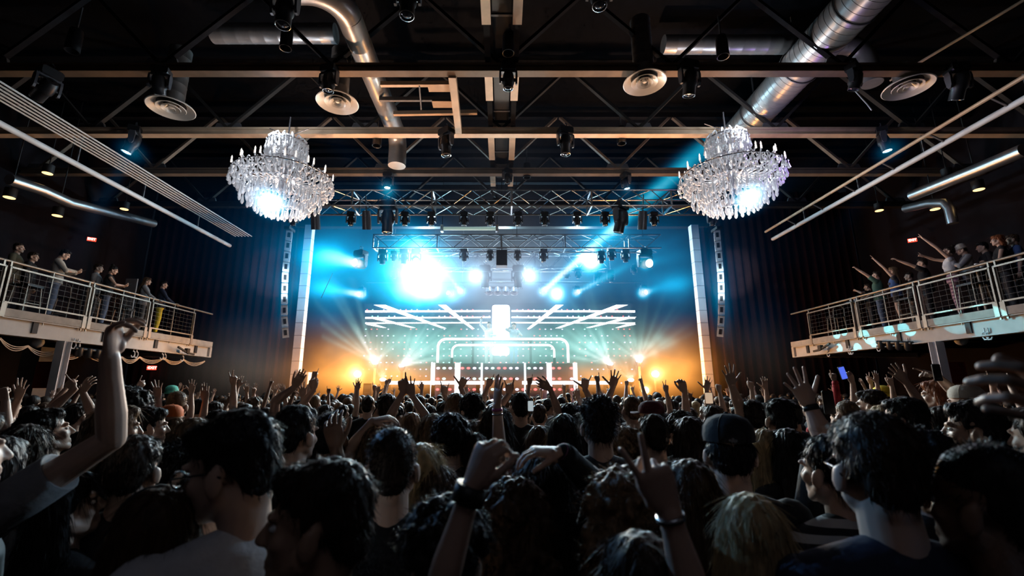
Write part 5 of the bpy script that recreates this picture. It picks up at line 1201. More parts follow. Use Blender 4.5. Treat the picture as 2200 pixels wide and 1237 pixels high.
crowd('man with rounded dark hair left of the dark cap with the emblem', 1530, 866, 3.8, hair=('short', 'dark'), shirt='black', lod=1, hseed=16)
crowd('woman with fair hair in a lit profile under the pointing arm at the right', 2008, 812, 4.3, yaw=18, look=(18, 0, 0), hair=('bob', 'ginger'), shirt='black', fem=True, lod=1, face=True, hseed=9)
crowd('person in a pale cap at the right, under the pointing arm', 2068, 824, 3.7, yaw=20, hair=('nape', 'dark'), shirt='black', lod=1, cap=('cream', 'back'))
crowd('person in a yellow beanie deep in the crowd on the right', 1892, 830, 6.5, hair=('nape', 'dark'), shirt='black', lod=1, cap=('yellow', 'beanie'))
crowd('person in a teal beanie deep in the crowd on the left', 371, 829, 8.5, hair=('nape', 'dark'), shirt='black', lod=1, cap=('teal', 'beanie'))
crowd('man with lit fair cheek and short hair under the red sleeve', 1868, 832, 3.9, yaw=14, look=(18, 0, 0), hair=('short', 'dark'), shirt='black', lod=1, hseed=17)
crowd('person with smooth fair hair left of the man with the lit cheek', 1815, 855, 3.8, hair=('crew', 'light'), shirt='black', lod=1, hseed=18)
crowd('person with pale hair above the head of the big man in glasses', 1890, 866, 3.1, hair=('fine', 'blonde'), shirt='black', lod=1, fem=True, hseed=19)
# ---------------------------------------------------------------- raised hands
def raiser(label, wrist, tip, head=None, side='R', pose='open', n=UPN, d=None, both=None, elbow=None, lod=1, **kw):
    """a person under a raised hand; head=(px, top) or placed below the hand"""
    d = d or wrist[2]; hx, ht = head or (wrist[0] + (-1 if side == 'R' else 1) * .2 * FPX / d, None)
    if ht is None: ht = 838 + (1.9 - kw.pop('tall', 1.70)) * FPX / d * .97
    sp = dict(w=wrist, tip=tip, n=n, p=pose)
    if elbow: sp['e'] = elbow
    a = {side: sp}
    if both: a['L' if side == 'R' else 'R'] = dict(w=both[0], tip=both[1], n=n, p=both[2])
    return crowd(label, hx, ht, d + .05, lod=lod, **a, **kw)
raiser('person holding up one flat hand with stacked bracelets, centre of the crowd', (1068, 872, 2.5), (1072, 802, 2.5), head=(1020, 925), side='R', pose='flat', elbow=(1074, 985, 2.45), hair=('short', 'dark'), shirt='maroon', lod=2, n=(.8, .5, 0), watch=[(1, 'bead', .93, .031, .008), (1, 'alu', .84, .032, .004)])
raiser('person with an open hand spread wide above the crowd, right of centre', (1316, 833, 4.4), (1325, 792, 4.4), head=(1268, 862), pose='wide', hair=('short', 'black'), elbow=(1300, 872, 4.4))
raiser('person pointing one finger straight up, right of centre', (1257, 836, 4.5), (1259, 800, 4.5), head=(1228, 868), pose='shaka', hair=('short', 'dark'), hseed=2)
raiser('person with a small hand of spread fingers right of the pointing finger', (1243, 853, 6.2), (1238, 832, 6.2), pose='peace', hair=('curly', 'dark'), lod=0)
raiser('person bending a limp raised hand over to the left, centre', (1182, 835, 4.0), (1158, 822, 4.0), head=(1222, 862), side='L', pose='relaxed', elbow=(1200, 885, 4.0), hair=('bob', 'black'), fem=True)
raiser('person making horns with the hand, right beside the flat bracelet hand', (1093, 848, 4.4), (1095, 815, 4.4), head=(1120, 866), side='L', pose='horns', hair=('short', 'black'), hseed=4)
raiser('person with a thumb-and-little-finger hand sign left of centre', (990, 832, 4.8), (1000, 808, 4.8), head=(955, 860), pose='shaka', hair=('short', 'dark'), hseed=5)
raiser('person holding up a narrow pointing hand left of the hand sign', (956, 850, 5.0), (955, 822, 5.0), head=(925, 868), pose='horns', hair=('short', 'black'), hseed=6)
raiser('woman lifting both bare arms with hands together, left of centre', (886, 850, 3.6), (878, 815, 3.6), head=(884, 882), side='R', pose='wide', both=((866, 842, 3.6), (862, 800, 3.6), 'point'), hair=('long', 'light'), fem=True, shirt='black', slv='none')
raiser('person with bent bare arm and elbow out, left behind the fade haircut', (800, 905, 2.4), (845, 895, 2.4), head=(812, 905), side='L', pose='relaxed', elbow=(752, 965, 2.4), n=(0, .3, -1), hair=('bob', 'light'), fem=True, d=2.4)
raiser('person raising a hand into the orange glow at the left', (768, 838, 6.6), (772, 808, 6.6), pose='open', hair=('short', 'dark'), lod=0)
raiser('person with two small raised fingers left of centre near the stage', (805, 840, 8.0), (805, 822, 8.0), pose='point', hair=('short', 'dark'), lod=0)
raiser('person with a long arm stretched up to the right, left of the stage post', (632, 832, 3.9), (652, 800, 3.9), head=(552, 878), pose='flat', n=(-.5, .8, .3), elbow=(592, 862, 3.9), hair=('short', 'black'), hseed=7)
raiser('person pointing one finger up beside the left stage post', (673, 838, 4.4), (672, 812, 4.4), head=(700, 866), side='L', pose='point', hair=('short', 'dark'), hseed=8)
raiser('person with spread fingers beside the finger pointing by the left stage post', (652, 855, 4.4), (650, 826, 4.4), head=(622, 868), pose='wide', hair=('bob', 'dark'), fem=True, hseed=3)
raiser('person with a two-finger hand high above the left crowd', (502, 828, 5.2), (500, 797, 5.2), pose='peace', hair=('short', 'dark'), hseed=10, tall=1.78)
raiser('person with a tiny raised hand right of the two-finger hand', (530, 844, 8.0), (531, 827, 8.0), pose='open', hair=('short', 'dark'), lod=0)
raiser('person with a raised fist in the far left rows', (545, 846, 8.0), (546, 830, 8.0), pose='fist', hair=('short', 'brown'), lod=0)
raiser('person with an upright open hand left of the white t-shirt head', (441, 862, 4.0), (440, 830, 4.0), pose='flat', hair=('short', 'black'), hseed=11, tall=1.62)
raiser('person with open fingers behind the mop of curls', (340, 855, 4.2), (338, 835, 4.2), pose='wide', hair=('short', 'black'), hseed=12)
raiser('person with fingers waving right of the green-lit head', (411, 845, 5.4), (414, 822, 5.4), pose='wide', hair=('short', 'dark'), lod=0)
raiser('person with a pointing hand left of the green-lit head', (296, 838, 5.0), (303, 824, 5.0), pose='point', hair=('short', 'dark'), lod=0)
raiser('person throwing both hands up behind the bare raised arm', (178, 842, 4.4), (190, 822, 4.4), head=(170, 862), pose='relaxed', both=((160, 836, 4.4), (150, 826, 4.4), 'point'), hair=('short', 'black'), hseed=13)
raiser('person with a spread hand at the far left edge of the crowd', (38, 858, 3.6), (46, 832, 3.6), head=(5, 880), pose='wide', elbow=(18, 895, 3.6), hair=('short', 'dark'), hseed=14)
raiser('person with a bare forearm up at the left border', (12, 862, 3.4), (4, 838, 3.4), side='R', pose='fist', head=(-40, 880), hair=('short', 'dark'), hseed=15)
raiser('person with fanned fingers high beside the right stage post', (1573, 830, 3.5), (1563, 784, 3.5), head=(1640, 880), side='L', pose='wide', elbow=(1588, 872, 3.5), hair=('short', 'black'), hseed=16)
raiser('person lifting a dark hand with a wristwatch, right of centre', (1741, 872, 1.95), (1700, 795, 1.95), head=(1800, 905), side='L', pose='wide', elbow=(1768, 938, 1.9), n=(.1, 1, 0), hair=('short', 'black'), shirt='black', lod=2, watch=[(-1, 'strap_black', .95, .031, .012)], hseed=17)
raiser('person with a pinched hand raised left of the right stage post', (1471, 842, 4.2), (1463, 814, 4.2), pose='hold', hair=('short', 'dark'), hseed=18)
raiser('person with a bright raised hand right in front of the right stage post', (1518, 838, 5.4), (1522, 812, 5.4), pose='wide', hair=('short', 'dark'), lod=0)
raiser('person with a small fist right of the right stage post', (1546, 842, 6.2), (1544, 824, 6.2), pose='fist', hair=('short', 'brown'), lod=0)
raiser('person with a finger sign between the right stage post and the watch hand', (1615, 836, 6.0), (1612, 814, 6.0), pose='point', hair=('short', 'dark'), lod=0)
raiser('person with an open hand behind the watch hand', (1646, 836, 6.0), (1642, 812, 6.0), pose='open', hair=('short', 'dark'), lod=0)
raiser('person in a red sleeve pointing up, deep on the right', (1794, 818, 6.2), (1790, 800, 6.2), pose='point', hair=('short', 'dark'), shirt='red', slv='long')
raiser('person holding up a blue-lit phone, deep on the right', (1832, 822, 5.2), (1822, 800, 5.2), head=(1868, 862), side='L', pose='hold', hair=('short', 'dark'), hseed=19)
raiser('person with two fingers up right of the blue-lit phone', (1872, 824, 6.6), (1868, 805, 6.6), pose='peace', hair=('short', 'dark'), lod=0)
raiser('person with a raised palm just above the yellow beanie', (1884, 822, 6.4), (1882, 804, 6.4), pose='open', hair=('short', 'dark'), lod=0)
raiser('person with a horned hand left of the long stretched arm', (1916, 828, 6.0), (1910, 802, 6.0), pose='horns', hair=('short', 'dark'), lod=0)
raiser('person stretching a long bare arm up to the left, right of the yellow beanie', (1946, 820, 3.5), (1926, 798, 3.5), head=(2018, 868), side='L', pose='open', elbow=(1982, 872, 3.5), n=(.2, 1, .2), hair=('bob', 'dark'), fem=True, slv='none')
raiser('person whose arm points flat to the left beside a pale-lit face', (2012, 806, 3.9), (1986, 798, 3.9), head=(2098, 850), side='L', pose='point', elbow=(2050, 842, 3.9), n=(0, .4, -1), hair=('short', 'dark'), hseed=20)
raiser('person with a small hand up at the far right', (2132, 826, 5.0), (2128, 804, 5.0), pose='point', hair=('short', 'dark'), lod=0)
raiser('person with a thin raised arm by the front of the stage, left', (612, 846, 7.0), (604, 826, 7.0), pose='open', hair=('short', 'dark'), lod=0)
raiser('person with a raised hand against the white light bar, left of centre', (906, 838, 8.0), (906, 820, 8.0), pose='open', hair=('short', 'dark'), lod=0)
raiser('person with a raised hand against the white light bar, right of centre', (1212, 838, 9.0), (1212, 818, 9.0), pose='point', hair=('short', 'dark'), lod=0)
raiser('person with a peace sign in the orange glow at the right', (1432, 842, 6.4), (1430, 818, 6.4), pose='peace', hair=('short', 'dark'), lod=0)
# phones in the crowd
def phone(label, px, py, d, w, h, scr, tilt=0, ry=0):
    t = thing('phone', label, 'phone', atd(px, py, d)); t.rotation_euler = (radians(tilt), radians(ry), 0)
    part('case', G().prism(rrect(-w / 2, -h / 2, w / 2, h / 2, .01), lambda p: (p[0], 0, p[1]), lambda p: (p[0], .008, p[1])), M['fixture'], t, world=False, smooth=False)
    if scr: part('screen', G().prism(rrect(-w * .45, -h * .45, w * .45, h * .45, .006), lambda p: (p[0], -.0015, p[1]), lambda p: (p[0], -.0005, p[1])), M[scr], t, world=False, smooth=False)
    else: part('camera_bump', G().box((-w * .25, -.003, h * .36), (.02, .005, .02)), M['dark'], t, world=False, smooth=False)
M['scr_warm'] = mat('warm_phone_screen', (1, .8, .6), .2, emit=(1, .72, .5), es=.5); M['scr_blue'] = mat('blue_phone_screen', (.2, .3, 1), .2, emit=(.10, .18, .95), es=.9); M['scr_white'] = mat('white_phone_screen', (.9, .95, 1), .2, emit=(.8, .95, 1), es=.45)
phone('phone with a warm lit screen held up right of the wavy-haired man', 1523, 855, 3.9, .07, .10, 'scr_warm')
phone('phone with a blue screen held high deep on the right', 1811, 801, 5.2, .075, .15, 'scr_blue', ry=-12, )
phone('phone with a white screen beside the wavy dark hair', 1140, 872, 3.8, .05, .09, 'scr_white')
phone('dark phone seen from behind above the big man in glasses', 1781, 864, 3.0, .075, .15, None)
phone('black phone held over the pointing arm at the right', 2014, 800, 3.8, .07, .14, None)
# ---------------------------------------------------------------- everyone else on the floor
RC = random.Random(21)
STY = [('short', 'dark', False), ('short', 'black', False), ('crew', 'dark', False), ('curly', 'black', False), ('fine', 'brown', True), ('long', 'black', True), ('bob', 'dark', True), ('fine', 'blonde', True), ('spiky', 'brown', False), ('bun', 'dark', True), ('short', 'light', False), ('ponytail', 'brown', True)]
WORD = dict(short='short', crew='cropped', curly='curly', fine='smooth long', long='long', bob='shoulder-length', spiky='tousled', bun='tied-up', ponytail='ponytailed')
UP = [None, None, None, None, None, None, None, None, None, dict(w=(.24, .16, 1.98), p='open'), dict(w=(.10, .22, 2.02), p='point'), dict(w=(.30, .10, 1.93), p='horns')]
kinds = []
def proto(i, lod):
    st, hc, fem = STY[i % len(STY)]; k = ('proto', i, lod)
    if k in _cache: return _cache[k], False
    up = UP[(i * 3 + i // 5) % len(UP)]
    r = person('x', (0, 0, 0), hair=(st, hc), fem=fem, lod=lod, hseed=30 + i % 3, shirt=['black', 'charcoal', 'navy', 'grey', 'black', 'olive'][i % 6], skin=['fair', 'tan', 'fair', 'brown'][i % 4], R=up if i % 2 else None, L=None if i % 2 or not up else dict(w=(-up['w'][0], up['w'][1], up['w'][2]), p=up['p']))
    _cache[k] = r; r['up'] = 1 if up else 0
    return r, True
spots = []; y = 2.5
while y < 16.95:
    half = min(14.2, y * 1.16 + .4); x = -half + RC.uniform(0, .3)
    while x < half:
        q = (x + RC.uniform(-.13, .13), y + RC.uniform(-.14, .14))
        if all((q[0] - a) ** 2 + (q[1] - b) ** 2 > (.36 + .03 * min(y, 6)) ** 2 / 1.6 for a, b in PLACED): spots.append(q)
        x += .50 + (.06 if y > 6 else 0)
    y += .52
for px_, py_, X_ in ((147, 695, -10.45), (2002, 695, 10.45)): spots = [q for q in spots if hypot(q[0] - X_, q[1] - atx(px_, py_, X_).y) > .45]
spots = [q for q in spots if hypot(q[0] - PIL[0], q[1] - PIL[1]) > .7]
def hides(x, y):
    d = (V((x, y, 1.74)) - EYE).dot(_f); px = CX + FPX * x / d; top = 838 + .16 * FPX / d; w = .2 * FPX / d
    return any(d < e[2] - .1 and abs(px - e[0]) < .5 * (w + .2 * FPX / e[2]) * .85 and top < e[1] + .22 * FPX / e[2] for e in HEADS)
spots = [q for q in spots if not (q[1] < 6 and hides(*q))]
spots.sort(key=lambda q: hypot(q[0], q[1])); N_IND = max(60, 296 - len(PLACED) - 24)
rare = random.Random(5)
for j, (x, y) in enumerate(spots[:N_IND]):
    lod = 1 if hypot(x, y) < 4.2 else 0
    i = RC.randrange(24); r, new = proto(i, lod)
    o = r if new else copy_tree(r)
    st, hc, fem = STY[i % len(STY)]; zone = 'at left of the floor' if x < -2.2 else 'at right of the floor' if x > 2.2 else 'in mid floor'
    row = 'nearer' if y < 4.2 else 'deeper'
    ht = RC.gauss(1.66 if fem else 1.74, .05); ht = min(ht, 1.84)
    o.location = (x, y, 0); k = ht / 1.775; o.scale = (k, k, k); o.rotation_euler = (0, 0, radians(RC.gauss(0, 16) + (10 if x > 3 else -10 if x < -3 else 0)))
    hand = ', arm raised' if r.get('up') else ''
    tag(o, '%s with %s %s hair%s, %s ranks %s' % ('woman' if fem else 'man', WORD[st], hc, hand, row, zone), 'person', 'crowd: %s %s %s %s' % (st, hc, row, zone[:16]) + hand)
    if 'up' in o: del o['up']
print('crowd spots', len(spots), 'individual', N_IND, 'placed', len(PLACED))
# the far mass, too many to count
def far_mass(pts):
    rg = random.Random(8); sk, hr, cl = [], [], []
    def put(lst, g, x, y, k, a):
        v, f = g; c, s_ = cos(a), sin(a); w = np.empty_like(v); w[:, 0] = (v[:, 0] * c - v[:, 1] * s_) * k + x; w[:, 1] = (v[:, 0] * s_ + v[:, 1] * c) * k + y; w[:, 2] = v[:, 2] * k; lst.append((w, f))
    hd = to_np(G().ell((0, .0, 1.63), (.073, .092, .11), nu=10, nv=7).cyl((0, -.02, 1.42), (0, 0, 1.58), .056, n=8).ell((-.076, -.01, 1.61), (.012, .02, .03), nu=6, nv=4).ell((.076, -.01, 1.61), (.012, .02, .03), nu=6, nv=4))
    hs = [to_np(G().ell((0, -.02, 1.675), (.084, .102, .09), nu=12, nv=7).ell((0, -.065, 1.61), (.064, .045, .06), nu=8, nv=5)),
          to_np(G().ell((0, -.02, 1.675), (.086, .102, .09), nu=12, nv=7).loft([])) if False else to_np(G().ell((0, -.02, 1.675), (.086, .102, .09), nu=12, nv=7).rcone((0, -.06, 1.62), (0, -.12, 1.34), .085, .07, n=8, m=2)),
          to_np(G().ell((0, -.02, 1.68), (.10, .115, .10), nu=12, nv=7).ell((0, -.06, 1.60), (.085, .06, .07), nu=8, nv=5))]
    X, Y = V((1, 0, 0)), V((0, 1, 0)); g = G(); g.loft([g.ring((0, 0, z), X, Y, a, b, n=10) for z, a, b in ((.0, .13, .10), (.9, .18, .13), (1.25, .20, .13), (1.38, .215, .11), (1.44, .13, .08), (1.47, .06, .06))])
    for s in (-1, 1): g.rcone((s * .20, 0, 1.36), (s * .24, .05, .95), .06, .045, n=7, m=2)
    bd = to_np(g)
    ups = []
    for s in (-1, 1):
        for dx, dz in ((.05, .0), (.14, -.05)):
            g = G(); S, E, W = V((s * .19, 0, 1.40)), V((s * (.25 + dx * .5), .08, 1.66 + dz)), V((s * (.18 + dx), .16, 1.90 + dz)); g.rcone(S, E, .048, .038, n=7, m=2); g.rcone(E, W, .038, .027, n=7, m=2)
            hand_geo(g, W, (s * .1, .2, 1), (0, 1, 0), s, rg.choice(['open', 'wide', 'point', 'horns']), 1.); ups.append(to_np(g))
    for x, y in pts:
        k = rg.gauss(1.71, .055) / 1.77; k = min(k, 1.04); a = rg.gauss(0, .3); put(sk, hd, x, y, k, a); put(hr, rg.choice(hs), x, y, k, a); put(cl, bd, x, y, k, a)
        if rg.random() < .08: put(sk, rg.choice(ups), x, y, k, a)
    P_ = hr + sk + cl; ix = [rg.choice((0, 0, 1, 2)) for _ in hr] + [3 + (i % 3 == 0) for i in range(len(sk))] + [5] * len(cl)
    o = link('crowd', np_mesh('crowd', P_, [M['hair_black'], M['hair_dark'], M['hair_brown'], M['skin_fair'], M['skin_tan'], M['cloth_charcoal']], ix))
    tag(o, 'packed far mass of heads and shoulders filling the floor up to the stage', 'crowd', kind='stuff')
far_mass([q for q in spots[N_IND:] if q[1] < 16.9])
# ---------------------------------------------------------------- performers
def on_stage(label, px, foot, Y, top, **kw):
    p = aty(px, foot, Y); z1 = aty(px, top, Y).z; return person(label, (p.x, Y, RZ), (z1 - RZ) / 1.775, **kw)
on_stage('performer left of the glowing panel with one arm raised', 1050, 780, 20.0, 690, yaw=170, look=(0, 0, 0), hair=('short', 'dark'), shirt='white', slv='long', legs='cream', R=dict(w=(.30, .1, 1.85), p='point'), L=dict(w=(-.15, .35, 1.15), p='hold'), face=True)
on_stage('performer right of the glowing panel leaning over the desk', 1104, 780, 20.0, 692, yaw=195, look=(10, -14, 0), hair=('bob', 'brown'), shirt='grey', slv='long', legs='blue', L=dict(w=(-.14, .38, 1.22), p='hold'), R=dict(w=(.16, .30, 1.55), p='hold'), face=True)
# ---------------------------------------------------------------- people on the balconies
DK = 3.60
def balcony_person(label, px, foot, X, top=None, yaw=0, **kw):
    p = atx(px - 14 if X < 0 else px + 12, foot, X); s = kw.pop('s', 1.) * 1.0
    kw.setdefault('lod', 1); return person(label, (p.x, p.y, DK), s, yaw, **kw)
PH = dict(R=dict(w=(.07, .33, 1.20), d=(-.1, .8, .35), n=(0, -.3, 1), p='hold'), L=dict(w=(-.07, .33, 1.19), d=(.1, .8, .35), n=(0, -.3, 1), p='hold'))
def hold_phone(root, b):
    S, E, Wr, D = b[1]; c = Wr + D.normalized() * .09 + V((-.06, .02, .03)); g = G().prism(rrect(-.035, -.07, .035, .07, .008), lambda p: c + V((p[0], p[1] * .9, p[1] * .45 + .0)), lambda p: c + V((p[0], p[1] * .9 + .004, p[1] * .45 - .008)))
    w = root.matrix_basis; t = solo('phone', G().add(g, w.to_3x3(), root.location), M['fixture'], 'phone held by ' + root['label'].split(' on the')[0].split(' at the')[0], 'phone', smooth=False)
balcony_person('man in a faded denim jacket looking down at a phone on the left balcony', 118, 676, -11.0, yaw=-48, look=(-10, -24, 0), hair=('short', 'black'), shirt='cream', slv='long', legs='denim', face=True, extra=hold_phone, **PH)
balcony_person('man in a grey t-shirt beside the black tank top on the left balcony', 203, 690, -11.3, yaw=-60, look=(-8, 0, 0), hair=('short', 'dark'), shirt='grey', legs='charcoal', face=True)
balcony_person('woman in a black tank top and jeans holding a phone on the left balcony', 232, 694, -10.95, yaw=-50, look=(-10, -16, 0), fem=True, hair=('bun', 'black'), shirt='black', slv='none', legs='denim', face=True, extra=hold_phone, s=.98, **PH)
RAIL = dict(R=dict(w=(.16, .34, 1.02), d=(0, 1, .1), n=(0, 0, -1), p='relaxed'), L=dict(w=(-.16, .34, 1.02), d=(0, 1, .1), n=(0, 0, -1), p='relaxed'))
balcony_person('long-haired woman with an open grey top over white, leaning on the left railing', 312, 704, -10.95, yaw=-55, look=(-6, -4, 0), fem=True, hair=('long', 'brown'), shirt='grey', slv='long', legs='charcoal', face=True, extra=lambda r, b: patch_on(r, [(-.05, -.22), (.05, -.22), (.055, .1), (-.055, .1)], 1.22, 0, 'cloth_white', .6, -1), s=.97, **RAIL)
balcony_person('man in a navy shirt and bright yellow trousers leaning on the left railing', 350, 706, -10.95, yaw=-52, look=(-6, 0, 0), hair=('short', 'black'), shirt='navy', slv='long', legs='yellow', face=True, **RAIL)
balcony_person('dim man near the left end of the left balcony', 22, 668, -11.6, yaw=-60, look=(-10, 0, 0), hair=('crew', 'dark'), shirt='olive', legs='charcoal', face=True)
balcony_person('dim man in black standing back from the left railing', 58, 672, -12.0, yaw=-60, look=(-10, 0, 0), hair=('short', 'dark'), shirt='black', slv='long', legs='charcoal', face=True)
balcony_person('man in a dark green t-shirt throwing an arm up at the right balcony rail', 1888, 694, 10.95, yaw=35, look=(10, 8, 0), hair=('short', 'dark'), shirt='green', legs='denim', face=True, L=dict(w=(-.34, .34, 1.86), p='fist'), R=dict(w=(.16, .36, 1.04), d=(0, 1, .1), n=(0, 0, -1), p='relaxed'), s=.97)
balcony_person('woman in a blue top and shorts, one arm straight up, on the right balcony', 1925, 690, 10.98, yaw=42, look=(10, 6, 0), fem=True, hair=('long', 'light'), shirt='blue', slv='none', legs=None, trouser=False, face=True, L=dict(w=(-.20, .32, 2.02), p='open'), R=dict(w=(.14, .36, 1.04), d=(0, 1, .1), n=(0, 0, -1), p='relaxed'), s=.96, extra=lambda r, b: link('shorts', np_mesh('shorts', [remesh(torso_rings(G(), .02, True, .88, 1.1).rcone((-.09, -.01, .9), (-.095, 0, .74), .095, .09).rcone((.09, -.01, .9), (.095, 0, .74), .095, .09), .015, 3)], M['cloth_charcoal']), r))
balcony_person('small half-hidden person with a raised fist behind the green t-shirt', 1866, 694, 11.5, yaw=35, hair=('short', 'dark'), shirt='black', legs='charcoal', L=dict(w=(-.30, .25, 1.50), p='fist'), s=.9)
balcony_person('pale-faced man in black far back on the right balcony', 1960, 690, 12.2, yaw=50, hair=('crew', 'dark'), shirt='black', slv='long', legs='charcoal', face=True)
balcony_person('man in black with a rolled sleeve pointing at the stage from the right balcony', 1992, 682, 11.3, yaw=40, look=(8, 4, 0), hair=('short', 'dark'), shirt='black', legs='charcoal', face=True, L=dict(w=(-.42, .40, 1.72), p='relaxed'))
balcony_person('woman in a pale crop top and patterned pink leggings, arms up, on the right balcony', 2050, 668, 10.95, yaw=46, look=(12, 10, 0), fem=True, hair=('bun', 'dark'), shirt='white', crop=True, slv='none', legs='print', face=True, L=dict(w=(-.30, .36, 1.98), p='horns'), R=dict(w=(-.10, .42, 1.58), p='horns'))
balcony_person('person in a pale beanie clasping hands on the right balcony', 2086, 662, 11.2, yaw=55, look=(6, -14, 0), hair=('nape', 'dark'), cap=('cream', 'beanie'), shirt='grey', slv='long', legs='charcoal', face=True, R=dict(w=(.03, .27, 1.32), p='hold'), L=dict(w=(-.05, .27, 1.30), p='hold'))
balcony_person('person in a dark jersey with a pale number on the right balcony', 2130, 655, 11.5, yaw=60, look=(0, -6, 0), hair=('short', 'black'), shirt='black', slv='long', legs='charcoal', face=True, extra=lambda r, b: patch_on(r, [(-.05, .08), (.05, .08), (.05, 0), (-.02, -.06), (.05, -.06), (.05, -.09), (-.06, -.09), (-.06, -.05), (.02, .02), (.02, .05), (-.05, .05)], 1.24, 0, 'cloth_white', .6, -1))
balcony_person('woman with copper hair and a black sleeveless top on the right balcony', 2164, 650, 11.3, yaw=50, look=(4, 0, 0), fem=True, hair=('bob', 'ginger'), shirt='black', slv='none', legs='charcoal', face=True, R=dict(w=(.02, .24, 1.16), p='relaxed'), L=dict(w=(-.04, .24, 1.14), p='relaxed'))
balcony_person('person in a blue-grey shirt at the right edge of the right balcony', 2196, 645, 11.6, yaw=50, hair=('short', 'brown'), shirt='blue', slv='short', legs='charcoal', face=True)
# stools and tables up there
def stool(px, py, X, label):
    p = atx(px, py, X); t = thing('bar_stool', label, 'stool', (p.x, p.y, DK))
    part('seat', G().box((0, 0, .70), (.38, .38, .05)), M['fixture'], t, world=False, smooth=False)
    for a in (-1, 1):
        for b in (-1, 1): part('leg', G().cyl((a * .20, b * .20, 0), (a * .16, b * .16, .68), .014, n=6), M['rail'], t, world=False)
    part('backrest', G().tube([(-.18, -.17, .68), (-.18, -.20, .95), (-.10, -.21, 1.04), (.10, -.21, 1.04), (.18, -.20, .95), (.18, -.17, .68)], .014, n=6), M['rail'], t, world=False)
    part('footrest', G().tube([(.18, .18, .28), (-.18, .18, .28), (-.18, -.18, .28), (.18, -.18, .28)], .01, n=5, closed=True), M['rail'], t, world=False)
for q in ((48, 668, -11.2, 'metal bar stool behind the left railing, nearest the left edge'), (140, 684, -11.6, 'metal bar stool beside the denim jacket on the left balcony'), (262, 698, -11.5, 'metal bar stool beside the black tank top on the left balcony'),
          (1800, 712, 11.3, 'bar stool near the stage end of the right balcony'), (1962, 684, 11.0, 'bar stool beside the small table on the right balcony'), (2100, 660, 10.95, 'bar stool beside the beanie on the right balcony')): stool(*q)
def high_table(px, py, X, label, cups):
    p = atx(px, py, X); t = thing('high_table', label, 'table', (p.x, p.y, DK))
    part('top', G().cyl((0, 0, .98), (0, 0, 1.02), .30, n=24), M['fixture'], t, world=False); part('stem', G().cyl((0, 0, .04), (0, 0, .98), .035, n=10), M['rail'], t, world=False); part('base', G().lathe([(.24, 0), (.24, .02), (.05, .05)], n=20, caps=True), M['rail'], t, world=False)
    for i, (a, b) in enumerate(cups):
        c = solo('plastic_cup', G().lathe([(.030, 0), (.040, .13), (.037, .13), (.028, .008)], (p.x + a, p.y + b, DK + 1.02), n=14, caps=True), M['plastic'], 'pale plastic cup on the ' + label.split(',')[0], 'cup', 'cups on the ' + label.split(',')[0][:40])
high_table(205, 690, -12.2, 'high round table behind the grey t-shirt, left balcony', [(-.1, 0)])
high_table(1846, 704, 11.2, 'high round table near the stage end of the right balcony', [(.05, -.05), (-.08, .06), (.1, .1)])
high_table(2118, 657, 11.05, 'high round table behind the beanie on the right balcony', [(-.1, -.1), (.12, 0)])
# ================================================================== HAZE (smoke volumes, beams and lamp glow put into their emission, stored as grids)
class HX:
    """field expression in a node tree"""
    def __init__(s, nt): s.nt = nt; s.N = nt.nodes; s.L = nt.links; s.pos = s.N.new('GeometryNodeInputPosition').outputs[0]
    def put(s, sock, v):
        if isinstance(v, (int, float)): sock.default_value = v
        elif isinstance(v, (tuple, list, Vector)): sock.default_value = tuple(v)
        else: s.L.new(v, sock)
    def m(s, op, a, b=None, c=None, clamp=False):
        n = s.N.new('ShaderNodeMath'); n.operation = op; n.use_clamp = clamp
        for i, v in enumerate((a, b, c)):
            if v is not None: s.put(n.inputs[i], v)
        return n.outputs[0]
    def v(s, op, a, b=None):
        n = s.N.new('ShaderNodeVectorMath'); n.operation = op; s.put(n.inputs[0], a)
        if b is not None: s.put(n.inputs[1], b)
        return n.outputs['Value'] if op in ('DOT_PRODUCT', 'LENGTH', 'DISTANCE') else n.outputs[0]
    def blob(s, c, r, k):
        r = (r, r, r) if isinstance(r, (int, float)) else r
        q = s.v('MULTIPLY', s.v('SUBTRACT', s.pos, c), (1 / r[0], 1 / r[1], 1 / r[2]))
        return s.m('MULTIPLY', s.m('EXPONENT', s.m('MULTIPLY', s.v('DOT_PRODUCT', q, q), -1.)), k)
    def cone(s, a, b, half, k, L, r0=.06, fall=1.):
        a, b = V(a), V(b); d = (b - a).normalized()
        v = s.v('SUBTRACT', s.pos, a); t = s.v('DOT_PRODUCT', v, d)
        r2 = s.m('SUBTRACT', s.v('DOT_PRODUCT', v, v), s.m('MULTIPLY', t, t))
        w = s.m('MULTIPLY_ADD', s.m('MAXIMUM', t, 0.), math.tan(radians(half)), r0)
        e = s.m('EXPONENT', s.m('SUBTRACT', s.m('MULTIPLY', s.m('DIVIDE', r2, s.m('MULTIPLY', w, w)), -1.6), s.m('DIVIDE', t, L)))
        on = s.m('MULTIPLY', t, 8., clamp=True)
        e = s.m('MULTIPLY', e, on)
        if fall: e = s.m('DIVIDE', e, s.m('POWER', s.m('DIVIDE', w, r0 + .1), fall))
        return s.m('MULTIPLY', e, k)
    def sum(s, xs):
        a = xs[0]
        for x in xs[1:]: a = s.m('ADD', a, x)
        return a
    def noise(s, scale, lo, hi, det=3.):
        n = s.N.new('ShaderNodeTexNoise'); n.inputs['Scale'].default_value = scale; n.inputs['Detail'].default_value = det; s.L.new(s.pos, n.inputs['Vector'])
        r = s.N.new('ShaderNodeMapRange'); r.inputs[1].default_value = .3; r.inputs[2].default_value = .7; r.inputs[3].default_value = lo; r.inputs[4].default_value = hi
        s.L.new(n.outputs[0], r.inputs[0]); return r.outputs[0]
